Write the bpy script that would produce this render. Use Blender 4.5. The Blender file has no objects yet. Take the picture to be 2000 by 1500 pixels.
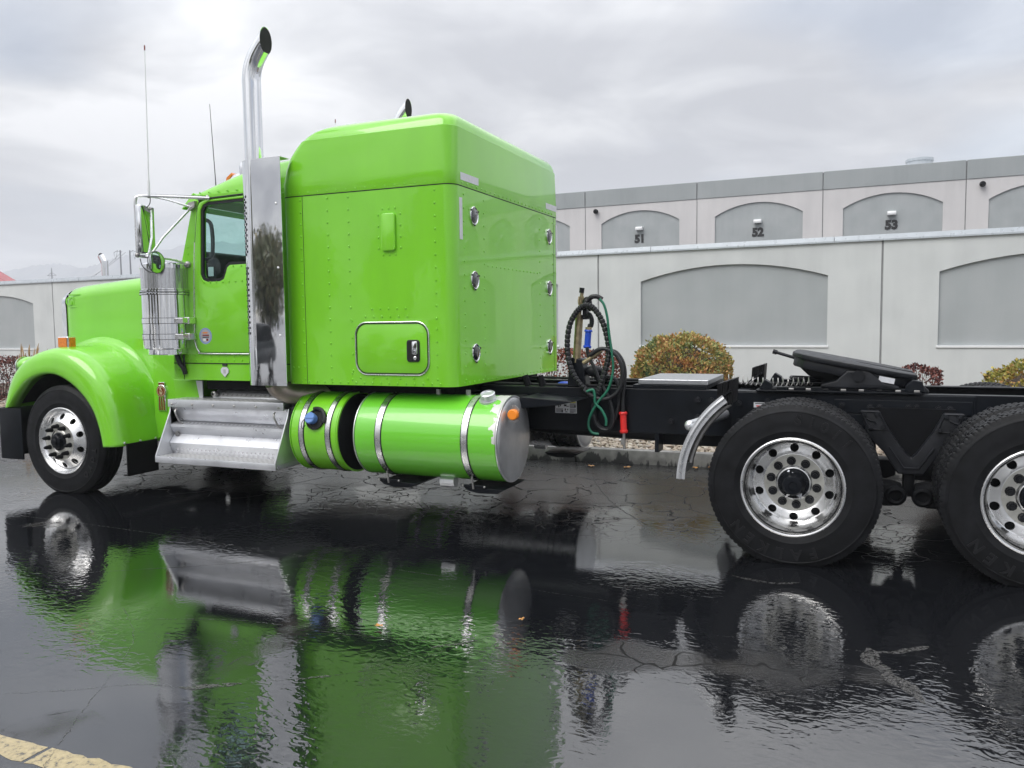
import bpy, bmesh, math, random
import numpy as np
from mathutils import Vector, Matrix
random.seed(7); rng = np.random.default_rng(7)
PI = math.pi
S = bpy.context.scene
COL = S.collection

# ------------------------------------------------------------------ camera
cam_d = bpy.data.cameras.new('camera'); cam = bpy.data.objects.new('camera', cam_d); COL.objects.link(cam)
_f = Vector((-0.38829619, 0.91859725, -0.07351975)); _r = Vector((0.92136134, 0.38853279, -0.01164243)); _u = Vector((-0.01787013, 0.07225896, 0.9972258))
M_ = Matrix((_r, _u, -_f)).transposed().to_4x4(); M_.translation = Vector((6.8688, -6.5371, 1.5486))
cam.matrix_world = M_
cam_d.sensor_fit = 'HORIZONTAL'; cam_d.sensor_width = 36; cam_d.lens = 36 * 1580.47 / 2000
cam_d.clip_start = 0.05; cam_d.clip_end = 9000
S.camera = cam

# ------------------------------------------------------------------ world, sun, exposure
SUN_EL, SUN_AZ = math.radians(52), math.radians(205)     # direction the light comes from (compass from +y, clockwise)
w = bpy.data.worlds.new('World'); S.world = w; w.use_nodes = True
nt = w.node_tree; nt.nodes.clear(); N = nt.nodes.new; LK = nt.links.new
def sock(n, *names):
    for k in names:
        if k in n.inputs: return n.inputs[k]
wo = N('ShaderNodeOutputWorld'); bg = N('ShaderNodeBackground'); bgs = N('ShaderNodeBackground'); add = N('ShaderNodeMixShader')
sky = N('ShaderNodeTexSky'); sky.sky_type = 'NISHITA'; sky.sun_disc = False; sky.sun_elevation = SUN_EL; sky.sun_rotation = SUN_AZ
LK(sky.outputs[0], bgs.inputs[0]); bgs.inputs[1].default_value = 0.10
tc = N('ShaderNodeTexCoord'); sep = N('ShaderNodeSeparateXYZ'); LK(tc.outputs['Generated'], sep.inputs[0])
def mth(op, a, b=None, clamp=False):
    n = N('ShaderNodeMath'); n.operation = op; n.use_clamp = clamp
    for i, v in enumerate((a, b)):
        if v is None: continue
        if isinstance(v, (int, float)): n.inputs[i].default_value = v
        else: LK(v, n.inputs[i])
    return n.outputs[0]
zc = mth('MAXIMUM', sep.outputs[2], 0.0); den = mth('ADD', zc, 0.16)
cmb = N('ShaderNodeCombineXYZ'); LK(mth('DIVIDE', sep.outputs[0], den), cmb.inputs[0]); LK(mth('DIVIDE', sep.outputs[1], den), cmb.inputs[1])
def wnoise(scale, det, rough, off, dist=0.0):
    mp = N('ShaderNodeMapping'); mp.inputs['Location'].default_value = off; LK(cmb.outputs[0], mp.inputs[0])
    n = N('ShaderNodeTexNoise'); n.inputs['Scale'].default_value = scale; n.inputs['Detail'].default_value = det; n.inputs['Roughness'].default_value = rough; n.inputs['Distortion'].default_value = dist
    LK(mp.outputs[0], n.inputs[0]); return n.outputs[0]
def wramp(fac, stops):
    r = N('ShaderNodeValToRGB'); LK(fac, r.inputs[0]); e = r.color_ramp.elements
    while len(e) < len(stops): e.new(0.5)
    for k, (p, c) in zip(e, stops): k.position = p; k.color = (*c, 1)
    return r.outputs[0]
n1 = wnoise(0.62, 5, 0.52, (3.1, 7.4, 0), 0.4); n2 = wnoise(1.7, 4, 0.55, (9.0, 2.0, 0), 0.6)
nn = mth('ADD', mth('MULTIPLY', n1, 0.62), mth('MULTIPLY', n2, 0.38))
cloud = wramp(nn, [(0.41, (0.40, 0.412, 0.445)), (0.47, (0.515, 0.527, 0.555)), (0.525, (0.66, 0.67, 0.69)), (0.585, (0.84, 0.845, 0.86))])
lift = mth('MINIMUM', mth('ADD', mth('ADD', 0.64, mth('MULTIPLY', zc, 0.9)), mth('MULTIPLY', mth('MULTIPLY', zc, zc), 2.2)), 2.1)          # overcast sky: brighter towards the zenith
mulc = N('ShaderNodeVectorMath'); mulc.operation = 'SCALE'; LK(cloud, mulc.inputs[0]); LK(lift, mulc.inputs['Scale'])
LK(mulc.outputs[0], bg.inputs[0]); bg.inputs[1].default_value = 1.0
gap = wnoise(0.9, 2, 0.5, (1.3, 5.2, 0))
gr = wramp(gap, [(0.34, (0.62, 0.62, 0.62)), (0.46, (1, 1, 1))])
LK(gr, add.inputs[0]); LK(bgs.outputs[0], add.inputs[1]); LK(bg.outputs[0], add.inputs[2]); LK(add.outputs[0], wo.inputs[0])
sl = bpy.data.lights.new('sun', 'SUN'); sl.energy = 1.5; sl.angle = math.radians(38); sl.color = (1.0, 0.97, 0.92)
sun = bpy.data.objects.new('sun', sl); COL.objects.link(sun)
sd = Vector((math.sin(SUN_AZ) * math.cos(SUN_EL), math.cos(SUN_AZ) * math.cos(SUN_EL), math.sin(SUN_EL)))
sun.rotation_euler = sd.to_track_quat('Z', 'Y').to_euler(); sun.location = sd * 60
vs = S.view_settings; vs.view_transform = 'Standard'; vs.look = 'None'; vs.exposure = 0.38; vs.gamma = 1; vs.use_curve_mapping = False
S.cycles.use_adaptive_sampling = True; S.cycles.adaptive_threshold = .02; S.cycles.max_bounces = 7; S.cycles.transparent_max_bounces = 12; S.cycles.volume_bounces = 1; S.cycles.glossy_bounces = 6

# ------------------------------------------------------------------ material helper
class NT:
    def __init__(s, name):
        s.m = bpy.data.materials.new(name); s.m.use_nodes = True; s.t = s.m.node_tree; s.t.nodes.clear()
        s.out = s.t.nodes.new('ShaderNodeOutputMaterial'); s.p = s.t.nodes.new('ShaderNodeBsdfPrincipled'); s.l(s.p.outputs[0], s.out.inputs[0])
        s.geo = s.t.nodes.new('ShaderNodeNewGeometry'); s.tc = s.t.nodes.new('ShaderNodeTexCoord')
    def l(s, a, b): s.t.links.new(a, b)
    def n(s, k): return s.t.nodes.new(k)
    def put(s, sk, v):
        if isinstance(v, (int, float)): sk.default_value = v
        elif isinstance(v, (tuple, list)): sk.default_value = (*v, 1) if len(v) == 3 and len(sk.default_value) == 4 else v
        else: s.l(v, sk)
    def set(s, **k):
        nm = dict(color='Base Color', rough='Roughness', metal='Metallic', coat='Coat Weight', coatr='Coat Roughness', ior='IOR', spec='Specular IOR Level', normal='Normal', trans='Transmission Weight', sss='Subsurface Weight', emis='Emission Color', emistr='Emission Strength', coatn='Coat Normal', alpha='Alpha', coatior='Coat IOR')
        for a, v in k.items(): s.put(s.p.inputs[nm[a]], v)
        return s
    def pos(s): return s.geo.outputs['Position']
    def mapped(s, v, scale=(1, 1, 1), rot=(0, 0, 0), loc=(0, 0, 0)):
        m = s.n('ShaderNodeMapping'); m.inputs['Scale'].default_value = scale; m.inputs['Rotation'].default_value = rot; m.inputs['Location'].default_value = loc; s.l(v, m.inputs[0]); return m.outputs[0]
    def noise(s, scale, det=4, rough=.5, vec=None, dist=0):
        n = s.n('ShaderNodeTexNoise'); n.inputs['Scale'].default_value = scale; n.inputs['Detail'].default_value = det; n.inputs['Roughness'].default_value = rough; n.inputs['Distortion'].default_value = dist
        s.l(vec if vec is not None else s.pos(), n.inputs[0]); return n.outputs[0]
    def vor(s, scale, feature='F1', vec=None, out=0, rnd=1.0):
        n = s.n('ShaderNodeTexVoronoi'); n.feature = feature; n.inputs['Scale'].default_value = scale; n.inputs['Randomness'].default_value = rnd
        s.l(vec if vec is not None else s.pos(), n.inputs[0]); return n.outputs[out]
    def math(s, op, a, b=0.0, clamp=False):
        n = s.n('ShaderNodeMath'); n.operation = op; n.use_clamp = clamp; s.put(n.inputs[0], a); s.put(n.inputs[1], b); return n.outputs[0]
    def ramp(s, fac, stops):
        r = s.n('ShaderNodeValToRGB'); s.put(r.inputs[0], fac); e = r.color_ramp.elements
        while len(e) < len(stops): e.new(.5)
        for k, (p, c) in zip(e, stops):
            k.position = p; k.color = (c, c, c, 1) if isinstance(c, (int, float)) else (*c, 1)
        return r.outputs[0]
    def mix(s, fac, a, b):
        n = s.n('ShaderNodeMix'); n.data_type = 'RGBA'; s.put(n.inputs[0], fac); s.put(n.inputs[6], a); s.put(n.inputs[7], b); return n.outputs[2]
    def bump(s, h, dist, strength=1.0, normal=None):
        b = s.n('ShaderNodeBump'); s.put(b.inputs['Strength'], strength); b.inputs['Distance'].default_value = dist; s.l(h, b.inputs['Height'])
        if normal is not None: s.l(normal, b.inputs['Normal'])
        return b.outputs[0]
    def sep(s, v):
        n = s.n('ShaderNodeSeparateXYZ'); s.l(v, n.inputs[0]); return n.outputs

def plain(name, color, rough=.5, metal=0., coat=0., var=.12, vscale=6., bump=None, rvar=.08, coatr=.05, **k):
    t = NT(name)
    nz = t.noise(vscale, 5, .55)
    c2 = tuple(min(1, c * (1 + var)) for c in color); c1 = tuple(c * (1 - var) for c in color)
    t.set(color=t.ramp(nz, [(.32, c1), (.68, c2)]), metal=metal, coat=coat, coatr=coatr, **k)
    t.set(rough=t.ramp(t.noise(vscale * 2.3, 4), [(.3, max(.02, rough - rvar)), (.7, min(1, rough + rvar))]))
    if bump: t.set(normal=t.bump(t.noise(bump[0], 4), bump[1], bump[2] if len(bump) > 2 else .6))
    return t.m

MT = {}
def green_paint(name, col):
    t = NT(name)
    dirt = t.noise(3.5, 6, .6, t.mapped(t.pos(), (1, 1, .35)))
    t.set(color=t.ramp(dirt, [(.3, tuple(c * .93 for c in col)), (.7, tuple(c * 1.04 for c in col))]), rough=.32, coat=1.0, coatr=t.ramp(t.noise(9, 3), [(.35, .012), (.7, .05)]), spec=.4)
    wav = t.bump(t.noise(1.6, 2), .012, .10)                         # slight panel waviness
    drop = t.bump(t.ramp(t.vor(95, 'F1'), [(.0, 1.), (.22, 0.)]), .0012, .10, wav)   # rain beads
    t.set(coatn=drop, normal=wav)
    return t.m
MT['green'] = green_paint('lime_green_paint', (.195, .60, .018))
def tank_paint():
    t = NT('lime_green_paint_peeling'); p = t.sep(t.pos())
    nz = t.noise(9, 5, .55); grad = t.math('MULTIPLY', t.math('SUBTRACT', p[0], 4.375), 5.2)
    zf = t.math('MULTIPLY', t.math('SUBTRACT', p[2], .70), 1.4)
    m = t.ramp(t.math('ADD', t.math('ADD', grad, zf), t.math('MULTIPLY', t.math('SUBTRACT', nz, .5), 1.9)), [(.50, 0.), (.505, 1.)])
    sp = t.ramp(t.noise(60, 2), [(.70, 0.), (.72, 1.)])
    spx = t.math('MULTIPLY', sp, t.ramp(t.math('MULTIPLY', t.math('SUBTRACT', p[0], 3.55), .8), [(.1, 0.), (.8, .75)]))
    m2 = t.math('MULTIPLY', m, t.ramp(p[0], [(.0, 1.), (1., 1.)]))
    base = t.mix(spx, (.15, .57, .030), (.10, .11, .08))
    t.set(color=t.mix(m2, base, (.62, .62, .59)), metal=t.math('MULTIPLY', m2, .35), rough=t.ramp(m2, [(0, .33), (1, .5)]), coat=t.math('SUBTRACT', .9, m2), coatr=.06, normal=t.bump(m2, .002, -.5))
    return t.m
MT['tank'] = tank_paint()
def chrome(name, col, rough, wav=.25, sc=2.2):
    t = NT(name); t.set(color=col, metal=1.0, rough=t.ramp(t.noise(11, 5), [(.3, rough * .6), (.7, rough * 1.6)]))
    t.set(normal=t.bump(t.noise(sc, 3), .02, wav)); return t.m
MT['chrome'] = chrome('chrome', (.82, .83, .85), .05, .12)
MT['shield'] = chrome('chrome_shield', (.78, .79, .81), .035, .055, 2.2)
MT['alu'] = chrome('polished_aluminium', (.80, .80, .80), .25, .03, 6)
MT['alu_rough'] = plain('brushed_aluminium', (.66, .67, .69), .36, metal=.75, var=.08, vscale=9, bump=(90, .0006, .5))
MT['alu_white'] = plain('bare_aluminium_sheet', (.68, .69, .72), .34, metal=.72, var=.10, vscale=5)
MT['hubface'] = plain('dull_aluminium', (.66, .65, .60), .34, metal=.75, var=.14, vscale=14)
MT['black'] = plain('black_frame_paint', (.0065, .008, .011), .36, spec=.16, coat=.05, var=.3, vscale=5, bump=(45, .0012, .3))
MT['black_dull'] = plain('dull_black_metal', (.005, .0055, .007), .6, spec=.14, var=.3, vscale=8, bump=(30, .002, .4))
MT['cast'] = plain('greasy_black_casting', (.010, .011, .014), .44, spec=.28, var=.4, vscale=7, bump=(28, .003, .55))
MT['rubber'] = plain('tyre_rubber', (.0085, .009, .0105), .52, spec=.17, var=.45, vscale=9, bump=(130, .0006, .4))
MT['rubber_letter'] = plain('raised_tyre_lettering', (.0115, .012, .0135), .42, spec=.25, var=.1)
MT['flap'] = plain('mud_flap_rubber', (.005, .005, .006), .5, spec=.15, var=.3, vscale=4)
MT['hose'] = plain('black_hose', (.012, .013, .015), .42, spec=.4, var=.2, vscale=20)
MT['hose_green'] = plain('green_cable_sheath', (.010, .13, .075), .42, var=.18, vscale=14)
MT['red'] = plain('red_plastic', (.66, .02, .018), .38, var=.08, vscale=20)
MT['blue'] = plain('blue_plastic', (.015, .07, .50), .4, var=.08, vscale=20)
MT['blue_cap'] = plain('light_blue_plastic', (.12, .25, .58), .42, var=.08)
MT['orange'] = plain('orange_plastic', (.85, .25, .02), .35, var=.06)
MT['amber'] = plain('amber_lens', (.72, .19, .015), .16, coat=.6, var=.18, vscale=60, bump=(75, .003, .8))
MT['brass'] = plain('dirty_brass', (.34, .28, .17), .42, metal=.7, var=.25, vscale=25)
MT['steel'] = plain('dull_steel', (.40, .39, .38), .38, metal=.85, var=.2, vscale=20)
MT['exh'] = plain('heat_stained_steel', (.34, .29, .25), .42, metal=.8, var=.25, vscale=9)
MT['sooty'] = plain('soot', (.006, .006, .006), .8)
MT['white_tape'] = plain('white_reflective_tape', (.62, .63, .66), .34, var=.06, vscale=40)
MT['interior'] = plain('dark_cab_trim', (.03, .03, .033), .6, var=.2)
MT['seat'] = plain('grey_seat_cloth', (.06, .06, .065), .85, var=.2, bump=(120, .002, .6))
MT['lens'] = plain('black_lens', (.012, .014, .018), .12, coat=.8, var=.5, vscale=40)
MT['white'] = plain('white_plastic', (.72, .73, .74), .4, var=.05)
MT['print_black'] = plain('black_ink', (.02, .02, .022), .5)
MT['print_grey'] = plain('grey_ink', (.38, .38, .40), .5)
MT['print_orange'] = plain('orange_ink', (.72, .22, .03), .5)
MT['print_yellow'] = plain('yellow_ink', (.72, .66, .12), .5)
MT['maroon'] = plain('red_enamel', (.20, .022, .015), .25, coat=.6, var=.1)
MT['cream'] = plain('cream_enamel', (.62, .56, .38), .3, var=.05)
def glass(name, tint, refl=.10):
    t = NT(name); tr = t.n('ShaderNodeBsdfTransparent'); tr.inputs[0].default_value = (*tint, 1); gl = t.n('ShaderNodeBsdfGlossy'); gl.inputs['Roughness'].default_value = .01
    lw = t.n('ShaderNodeLayerWeight'); lw.inputs[0].default_value = .5; fr = t.math('ADD', .045, t.math('MULTIPLY', t.math('POWER', lw.outputs['Facing'], 4.0), .8))
    mx = t.n('ShaderNodeMixShader'); t.l(fr, mx.inputs[0]); t.l(tr.outputs[0], mx.inputs[1]); t.l(gl.outputs[0], mx.inputs[2]); t.l(mx.outputs[0], t.out.inputs[0]); t.t.nodes.remove(t.p); return t.m
MT['glass'] = glass('tinted_cab_glass', (.86, .96, .94)); MT['mirror'] = chrome('mirror_glass', (.74, .77, .77), .015, .0)

# ------------------------------------------------------------------ mesh builder
class B:
    def __init__(s): s.v = []; s.f = []
    def add(s, vs, fs):
        o = len(s.v); s.v += [tuple(q) for q in vs]; s.f += [tuple(i + o for i in q) for q in fs]; return s
    def box(s, x0, x1, y0, y1, z0, z1, M=None):
        vs = [(x, y, z) for x in (x0, x1) for y in (y0, y1) for z in (z0, z1)]
        if M is not None: vs = [tuple(M @ Vector(q)) for q in vs]
        return s.add(vs, [(0, 1, 3, 2), (4, 6, 7, 5), (0, 4, 5, 1), (2, 3, 7, 6), (0, 2, 6, 4), (1, 5, 7, 3)])
    def loft(s, rings, caps=True, closed=True):
        n = len(rings[0]); vs = [p for r in rings for p in r]; fs = []
        for i in range(len(rings) - 1):
            for j in range(n if closed else n - 1):
                k = (j + 1) % n; fs.append((i * n + j, i * n + k, (i + 1) * n + k, (i + 1) * n + j))
        if caps: fs.append(tuple(range(n))[::-1]); fs.append(tuple((len(rings) - 1) * n + j for j in range(n)))
        return s.add(vs, fs)
    def lathe(s, prof, c=(0, 0, 0), axis='y', n=48, cap0=False, cap1=False):
        rings = []
        for r, h in prof:
            ring = []
            for i in range(n):
                a = 2 * PI * i / n; u, v = r * math.cos(a), r * math.sin(a)
                q = {'y': (u, h, v), 'x': (h, u, v), 'z': (u, v, h)}[axis]; ring.append((q[0] + c[0], q[1] + c[1], q[2] + c[2]))
            rings.append(ring)
        s.loft(rings, caps=False)
        o = len(s.v) - n * len(prof)
        if cap0: s.f.append(tuple(o + i for i in range(n)))
        if cap1: s.f.append(tuple(o + n * (len(prof) - 1) + i for i in range(n)))
        return s
    def cyl(s, a, b, r, n=16, r2=None):
        return s.tube([a, b], [r, r if r2 is None else r2], n)
    def tube(s, path, r, n=10, caps=True):
        P = [Vector(p) for p in path]; rs = r if isinstance(r, (list, tuple)) else [r] * len(P)
        T = [(P[min(i + 1, len(P) - 1)] - P[max(i - 1, 0)]).normalized() for i in range(len(P))]
        u = T[0].orthogonal().normalized(); rings = []
        for i, p in enumerate(P):
            u = (u - T[i] * u.dot(T[i])); u = u.normalized() if u.length > 1e-6 else T[i].orthogonal().normalized(); v = T[i].cross(u)
            rings.append([tuple(p + (u * math.cos(2 * PI * k / n) + v * math.sin(2 * PI * k / n)) * rs[i]) for k in range(n)])
        return s.loft(rings, caps)
    def prism(s, poly, axis, a0, a1):
        def q(p, h): return {'y': (p[0], h, p[1]), 'x': (h, p[0], p[1]), 'z': (p[0], p[1], h)}[axis]
        return s.loft([[q(p, a0) for p in poly], [q(p, a1) for p in poly]])
    def holed(s, outer, holes, axis, a0, a1):
        def q(p, h): return {'y': (p[0], h, p[1]), 'x': (h, p[0], p[1]), 'z': (p[0], p[1], h)}[axis]
        bm = bmesh.new(); es = []; loops = []
        for lp in [outer] + list(holes):
            vv = [bm.verts.new((p[0], p[1], 0)) for p in lp]; es += [bm.edges.new((vv[i], vv[(i + 1) % len(vv)])) for i in range(len(vv))]; loops.append(lp)
        bmesh.ops.triangle_fill(bm, edges=es, use_beauty=True, normal=(0, 0, 1)); bm.verts.index_update()
        vs = [(v.co.x, v.co.y) for v in bm.verts]; fs = [tuple(v.index for v in f.verts) for f in bm.faces]; bm.free(); n = len(vs)
        F = [f for f in fs] + [tuple(i + n for i in f[::-1]) for f in fs]; o = 0
        for lp in loops:
            m = len(lp); F += [(o + i, o + (i + 1) % m, o + (i + 1) % m + n, o + i + n) for i in range(m)]; o += m
        return s.add([q(p, a0) for p in vs] + [q(p, a1) for p in vs], F)
    def ball(s, c, r, nu=10, nv=6, sc=(1, 1, 1)):
        rings = [[(c[0] + r * sc[0] * math.sin(PI * i / nv) * math.cos(2 * PI * j / nu), c[1] + r * sc[1] * math.sin(PI * i / nv) * math.sin(2 * PI * j / nu), c[2] + r * sc[2] * math.cos(PI * i / nv)) for j in range(nu)] for i in range(nv + 1)]
        return s.loft(rings, False)
    def build(s, name, mat, parent=None, smooth=.6, bevel=0, seg=2, kind=None, label=None):
        bm = bmesh.new(); vv = [bm.verts.new(p) for p in s.v]
        for f in s.f:
            try: bm.faces.new([vv[i] for i in f])
            except ValueError: pass
        bmesh.ops.remove_doubles(bm, verts=bm.verts, dist=1e-5)
        bmesh.ops.dissolve_degenerate(bm, dist=1e-6, edges=bm.edges)
        bmesh.ops.recalc_face_normals(bm, faces=bm.faces)
        if bevel:
            es = [e for e in bm.edges if len(e.link_faces) == 2 and e.calc_face_angle(0) > .5]
            bmesh.ops.bevel(bm, geom=es, offset=bevel, segments=seg, affect='EDGES', profile=.5, clamp_overlap=True)
        me = bpy.data.meshes.new(name); bm.to_mesh(me); bm.free()
        return link(name, me, mat, parent, smooth, kind, label)
def link(name, me, mat, parent=None, smooth=.6, kind=None, label=None):
    if mat is not None: me.materials.append(MT[mat] if isinstance(mat, str) else mat)
    if smooth:
        me.polygons.foreach_set('use_smooth', [True] * len(me.polygons)); me.set_sharp_from_angle(angle=smooth)
    o = bpy.data.objects.new(name, me); COL.objects.link(o)
    if parent is not None: o.parent = parent
    if kind: o['kind'] = kind
    if label: o['label'] = label
    return o
def tag(o, label, cat, group=None):
    o['label'] = label; o['category'] = cat
    if group: o['group'] = group
    return o
def empty(name, loc=(0, 0, 0), rz=0):
    o = bpy.data.objects.new(name, None); COL.objects.link(o); o.location = loc; o.rotation_euler = (0, 0, rz); o.empty_display_size = .2; return o
def copy_tree(o, parent=None):
    c = o.copy(); COL.objects.link(c); c.parent = parent
    for ch in list(o.children): copy_tree(ch, c)
    return c
def mirror_copy(o, parent):
    """the same piece on the far side of the truck (mirrored in y about the centre line)"""
    me = o.data.copy(); me.transform(Matrix.Scale(-1, 4, (0, 1, 0))); me.flip_normals()
    c = bpy.data.objects.new(o.name, me); COL.objects.link(c); c.parent = parent; c.location = o.location
    for k in ('kind',):
        if k in o: c[k] = o[k]
    for ch in list(o.children): mirror_copy(ch, c)
    return c
def spline(pts, n=8):
    P = [Vector(p) for p in pts]; out = []
    for i in range(len(P) - 1):
        a, b, c, d = P[max(i - 1, 0)], P[i], P[i + 1], P[min(i + 2, len(P) - 1)]
        for k in range(n):
            t = k / n; out.append(.5 * ((2 * b) + (c - a) * t + (2 * a - 5 * b + 4 * c - d) * t * t + (3 * b - a - 3 * c + d) * t ** 3))
    return out + [P[-1]]
def rrect(x0, x1, y0, y1, r, n=5):
    out = []
    for cx, cy, a0 in ((x1 - r, y1 - r, 0), (x0 + r, y1 - r, PI / 2), (x0 + r, y0 + r, PI), (x1 - r, y0 + r, 1.5 * PI)):
        for k in range(n + 1):
            a = a0 + PI / 2 * k / n; out.append((cx + r * math.cos(a), cy + r * math.sin(a)))
    return out
def textmesh(txt, size, extrude=0., bold=0.):
    cu = bpy.data.curves.new('lettering', 'FONT'); cu.body = txt; cu.size = size; cu.extrude = extrude; cu.offset = bold; cu.align_x = 'CENTER'; cu.align_y = 'CENTER'; cu.resolution_u = 3
    ob = bpy.data.objects.new('lettering', cu); COL.objects.link(ob); bpy.context.view_layer.update()
    me = bpy.data.meshes.new_from_object(ob.evaluated_get(bpy.context.evaluated_depsgraph_get())); bpy.data.objects.remove(ob); bpy.data.curves.remove(cu); return me
def text_obj(name, txt, size, M, mat, parent, extrude=.002, bold=0., sx=1.0):
    me = textmesh(txt, size, extrude, bold); me.transform(M @ Matrix.Diagonal((sx, 1, 1, 1))); me.materials.clear(); return link(name, me, mat, parent, 0)
def face_y(x, y, z): return Matrix.Translation((x, y, z)) @ Matrix.Rotation(PI / 2, 4, 'X')       # text facing -y
# ------------------------------------------------------------------ ground
def asphalt():
    t = NT('wet_asphalt'); P = t.pos(); p = t.sep(P)
    big = t.noise(.45, 2, .55, t.mapped(P, loc=(4.2, 1.7, 0)), .5); mid = t.noise(2.2, 3, .6)
    # how deep the film of water is: deepest in the low lane beside the truck, thin towards the kerb
    low = t.math('MINIMUM', t.math('MULTIPLY', t.math('SUBTRACT', p[1], .15), -.62), .80)
    film = t.math('ADD', low, t.math('ADD', t.math('MULTIPLY', t.math('SUBTRACT', big, .5), 2.6), t.math('MULTIPLY', t.math('SUBTRACT', mid, .5), 1.3)))
    wet = t.ramp(film, [(.16, 0.), (.40, 1.)])
    wob = t.n('ShaderNodeVectorMath'); wob.operation = 'SCALE'; wn = t.n('ShaderNodeTexNoise'); wn.inputs['Scale'].default_value = 3.5; wn.inputs['Detail'].default_value = 2; t.l(P, wn.inputs[0]); t.l(wn.outputs[1], wob.inputs[0]); wob.inputs['Scale'].default_value = .35
    vv = t.n('ShaderNodeVectorMath'); vv.operation = 'ADD'; t.l(P, vv.inputs[0]); t.l(wob.outputs[0], vv.inputs[1])
    e1 = t.vor(1.9, 'DISTANCE_TO_EDGE', vv.outputs[0]); e2 = t.vor(5.2, 'DISTANCE_TO_EDGE', vv.outputs[0])
    c1 = t.ramp(e1, [(.003, 1.), (.016, 0.)]); c2 = t.ramp(e2, [(.006, 1.), (.028, 0.)])
    dry = t.math('SUBTRACT', 1., wet, True)
    patch = t.ramp(t.noise(.7, 1, .5, t.mapped(P, loc=(9, 3, 0))), [(.46, 0.), (.58, 1.)])
    crack = t.math('MULTIPLY', t.math('MAXIMUM', t.math('MULTIPLY', c1, .8), t.math('MULTIPLY', c2, patch)), t.math('MAXIMUM', t.ramp(dry, [(.05, .0), (.7, 1.)]), t.ramp(t.math('ADD', t.math('MULTIPLY', p[1], .5), 1.0), [(.38, 0.), (.70, .8)])))
    agg = t.noise(170, 1, .6); grain = t.noise(60, 2, .65)
    col = t.ramp(agg, [(.35, (.006, .0065, .008)), (.60, (.018, .0185, .020)), (.72, (.06, .058, .055))])
    col = t.mix(t.math('MULTIPLY', wet, .75), col, (.0035, .0042, .006))
    stain = t.ramp(t.noise(.9, 2, .6, t.mapped(P, loc=(1, 8, 0))), [(.45, 0.), (.7, .5)])
    col = t.mix(t.math('MULTIPLY', stain, dry), col, (.034, .029, .021))
    col = t.mix(crack, col, (.005, .005, .005))
    # ripples of drizzle and draught on the standing water, strong in some patches and calm in others
    w2 = t.n('ShaderNodeVectorMath'); w2.operation = 'SCALE'; t.l(wn.outputs[1], w2.inputs[0]); w2.inputs['Scale'].default_value = .10; v2 = t.n('ShaderNodeVectorMath'); v2.operation = 'ADD'; t.l(P, v2.inputs[0]); t.l(w2.outputs[0], v2.inputs[1])
    rp = t.mapped(v2.outputs[0], (1, 1.55, 1), (0, 0, .35))
    rip = t.noise(21, 1.5, .45, rp, .6); rip2 = t.noise(7.5, 1, .5, rp)
    calm = t.ramp(t.noise(.75, 2, .5, t.mapped(P, loc=(2.2, 6.1, 0))), [(.40, .04), (.62, 1.)])
    hr = t.math('ADD', t.math('MULTIPLY', rip, .6), t.math('MULTIPLY', rip2, .55))
    nb = t.bump(grain, .006, t.math('ADD', t.math('MULTIPLY', dry, .30), .022))
    nb = t.bump(crack, .003, -.25, nb)
    nb = t.bump(hr, .0052, t.math('MULTIPLY', calm, t.math('ADD', t.math('MULTIPLY', wet, .50), .06)), nb)
    ro = t.math('ADD', t.math('MULTIPLY', dry, .15), .045)
    ro = t.math('ADD', ro, t.math('MULTIPLY', crack, .6))
    t.set(color=col, rough=ro, normal=nb, ior=t.math('MAXIMUM', 1.22, t.math('SUBTRACT', 2.12, t.math('ADD', t.math('MULTIPLY', crack, 1.0), t.math('MULTIPLY', dry, .60)))), spec=.5)
    return t.m
g = B()
g.add([(-2600, -2600, 0), (2600, -2600, 0), (2600, 2600, 0), (-2600, 2600, 0)], [(0, 1, 2, 3)])
MT['asphalt'] = asphalt()
ground = g.build('asphalt_lot', 'asphalt', None, 0, kind='structure')
# rough seams where the old crack filler stands out of the water
t = NT('crack_filler'); t.set(color=t.ramp(t.noise(210, 2), [(.40, (.012, .012, .013)), (.54, (.05, .05, .048)), (.68, (.22, .21, .20))]), rough=.35, normal=t.bump(t.noise(160, 2), .003, .5)); t.set(alpha=t.ramp(t.noise(48, 3, .7), [(.40, 0.), (.52, .85)])); MT['filler'] = t.m
t = NT('crack_gap'); t.set(color=(.006, .006, .007), rough=.5); MT['gap'] = t.m
def ribbon(name, pts, w0, mat, z, seedk, wob=.95, sub=30, drift=.0035):
    if w0 > .007: sub, drift = 6, .0015
    r = random.Random(seedk); P = spline([(a, b, 0) for a, b in pts], sub); P = [q + Vector((r.gauss(0, drift), r.gauss(0, drift), 0)) for q in P]
    L, R = [], []
    for i, q in enumerate(P):
        d = (P[min(i + 1, len(P) - 1)] - P[max(i - 1, 0)]); d = d.normalized() if d.length else Vector((1, 0, 0)); nrm = Vector((-d.y, d.x, 0)); tp = min(1, 4 * min(i, len(P) - 1 - i) / len(P) + .12)
        wl, wr = w0 * tp * max(.25, 1 + .45 * math.sin(i * .37 + seedk) + .3 * math.sin(i * 1.13 + 2 * seedk) + r.uniform(-.15, .15)), w0 * tp * max(.25, 1 + .45 * math.sin(i * .31 + 3 * seedk) + .3 * math.sin(i * .97 + seedk) + r.uniform(-.15, .15)); L.append((q + nrm * wl).to_tuple()); R.append((q - nrm * wr).to_tuple())
    n = len(P); b = B(); b.add([(a[0], a[1], z) for a in L] + [(a[0], a[1], z) for a in R], [(i, i + 1, n + i + 1, n + i) for i in range(n - 1)])
    return b.build(name, mat, ground, 0)
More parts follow.
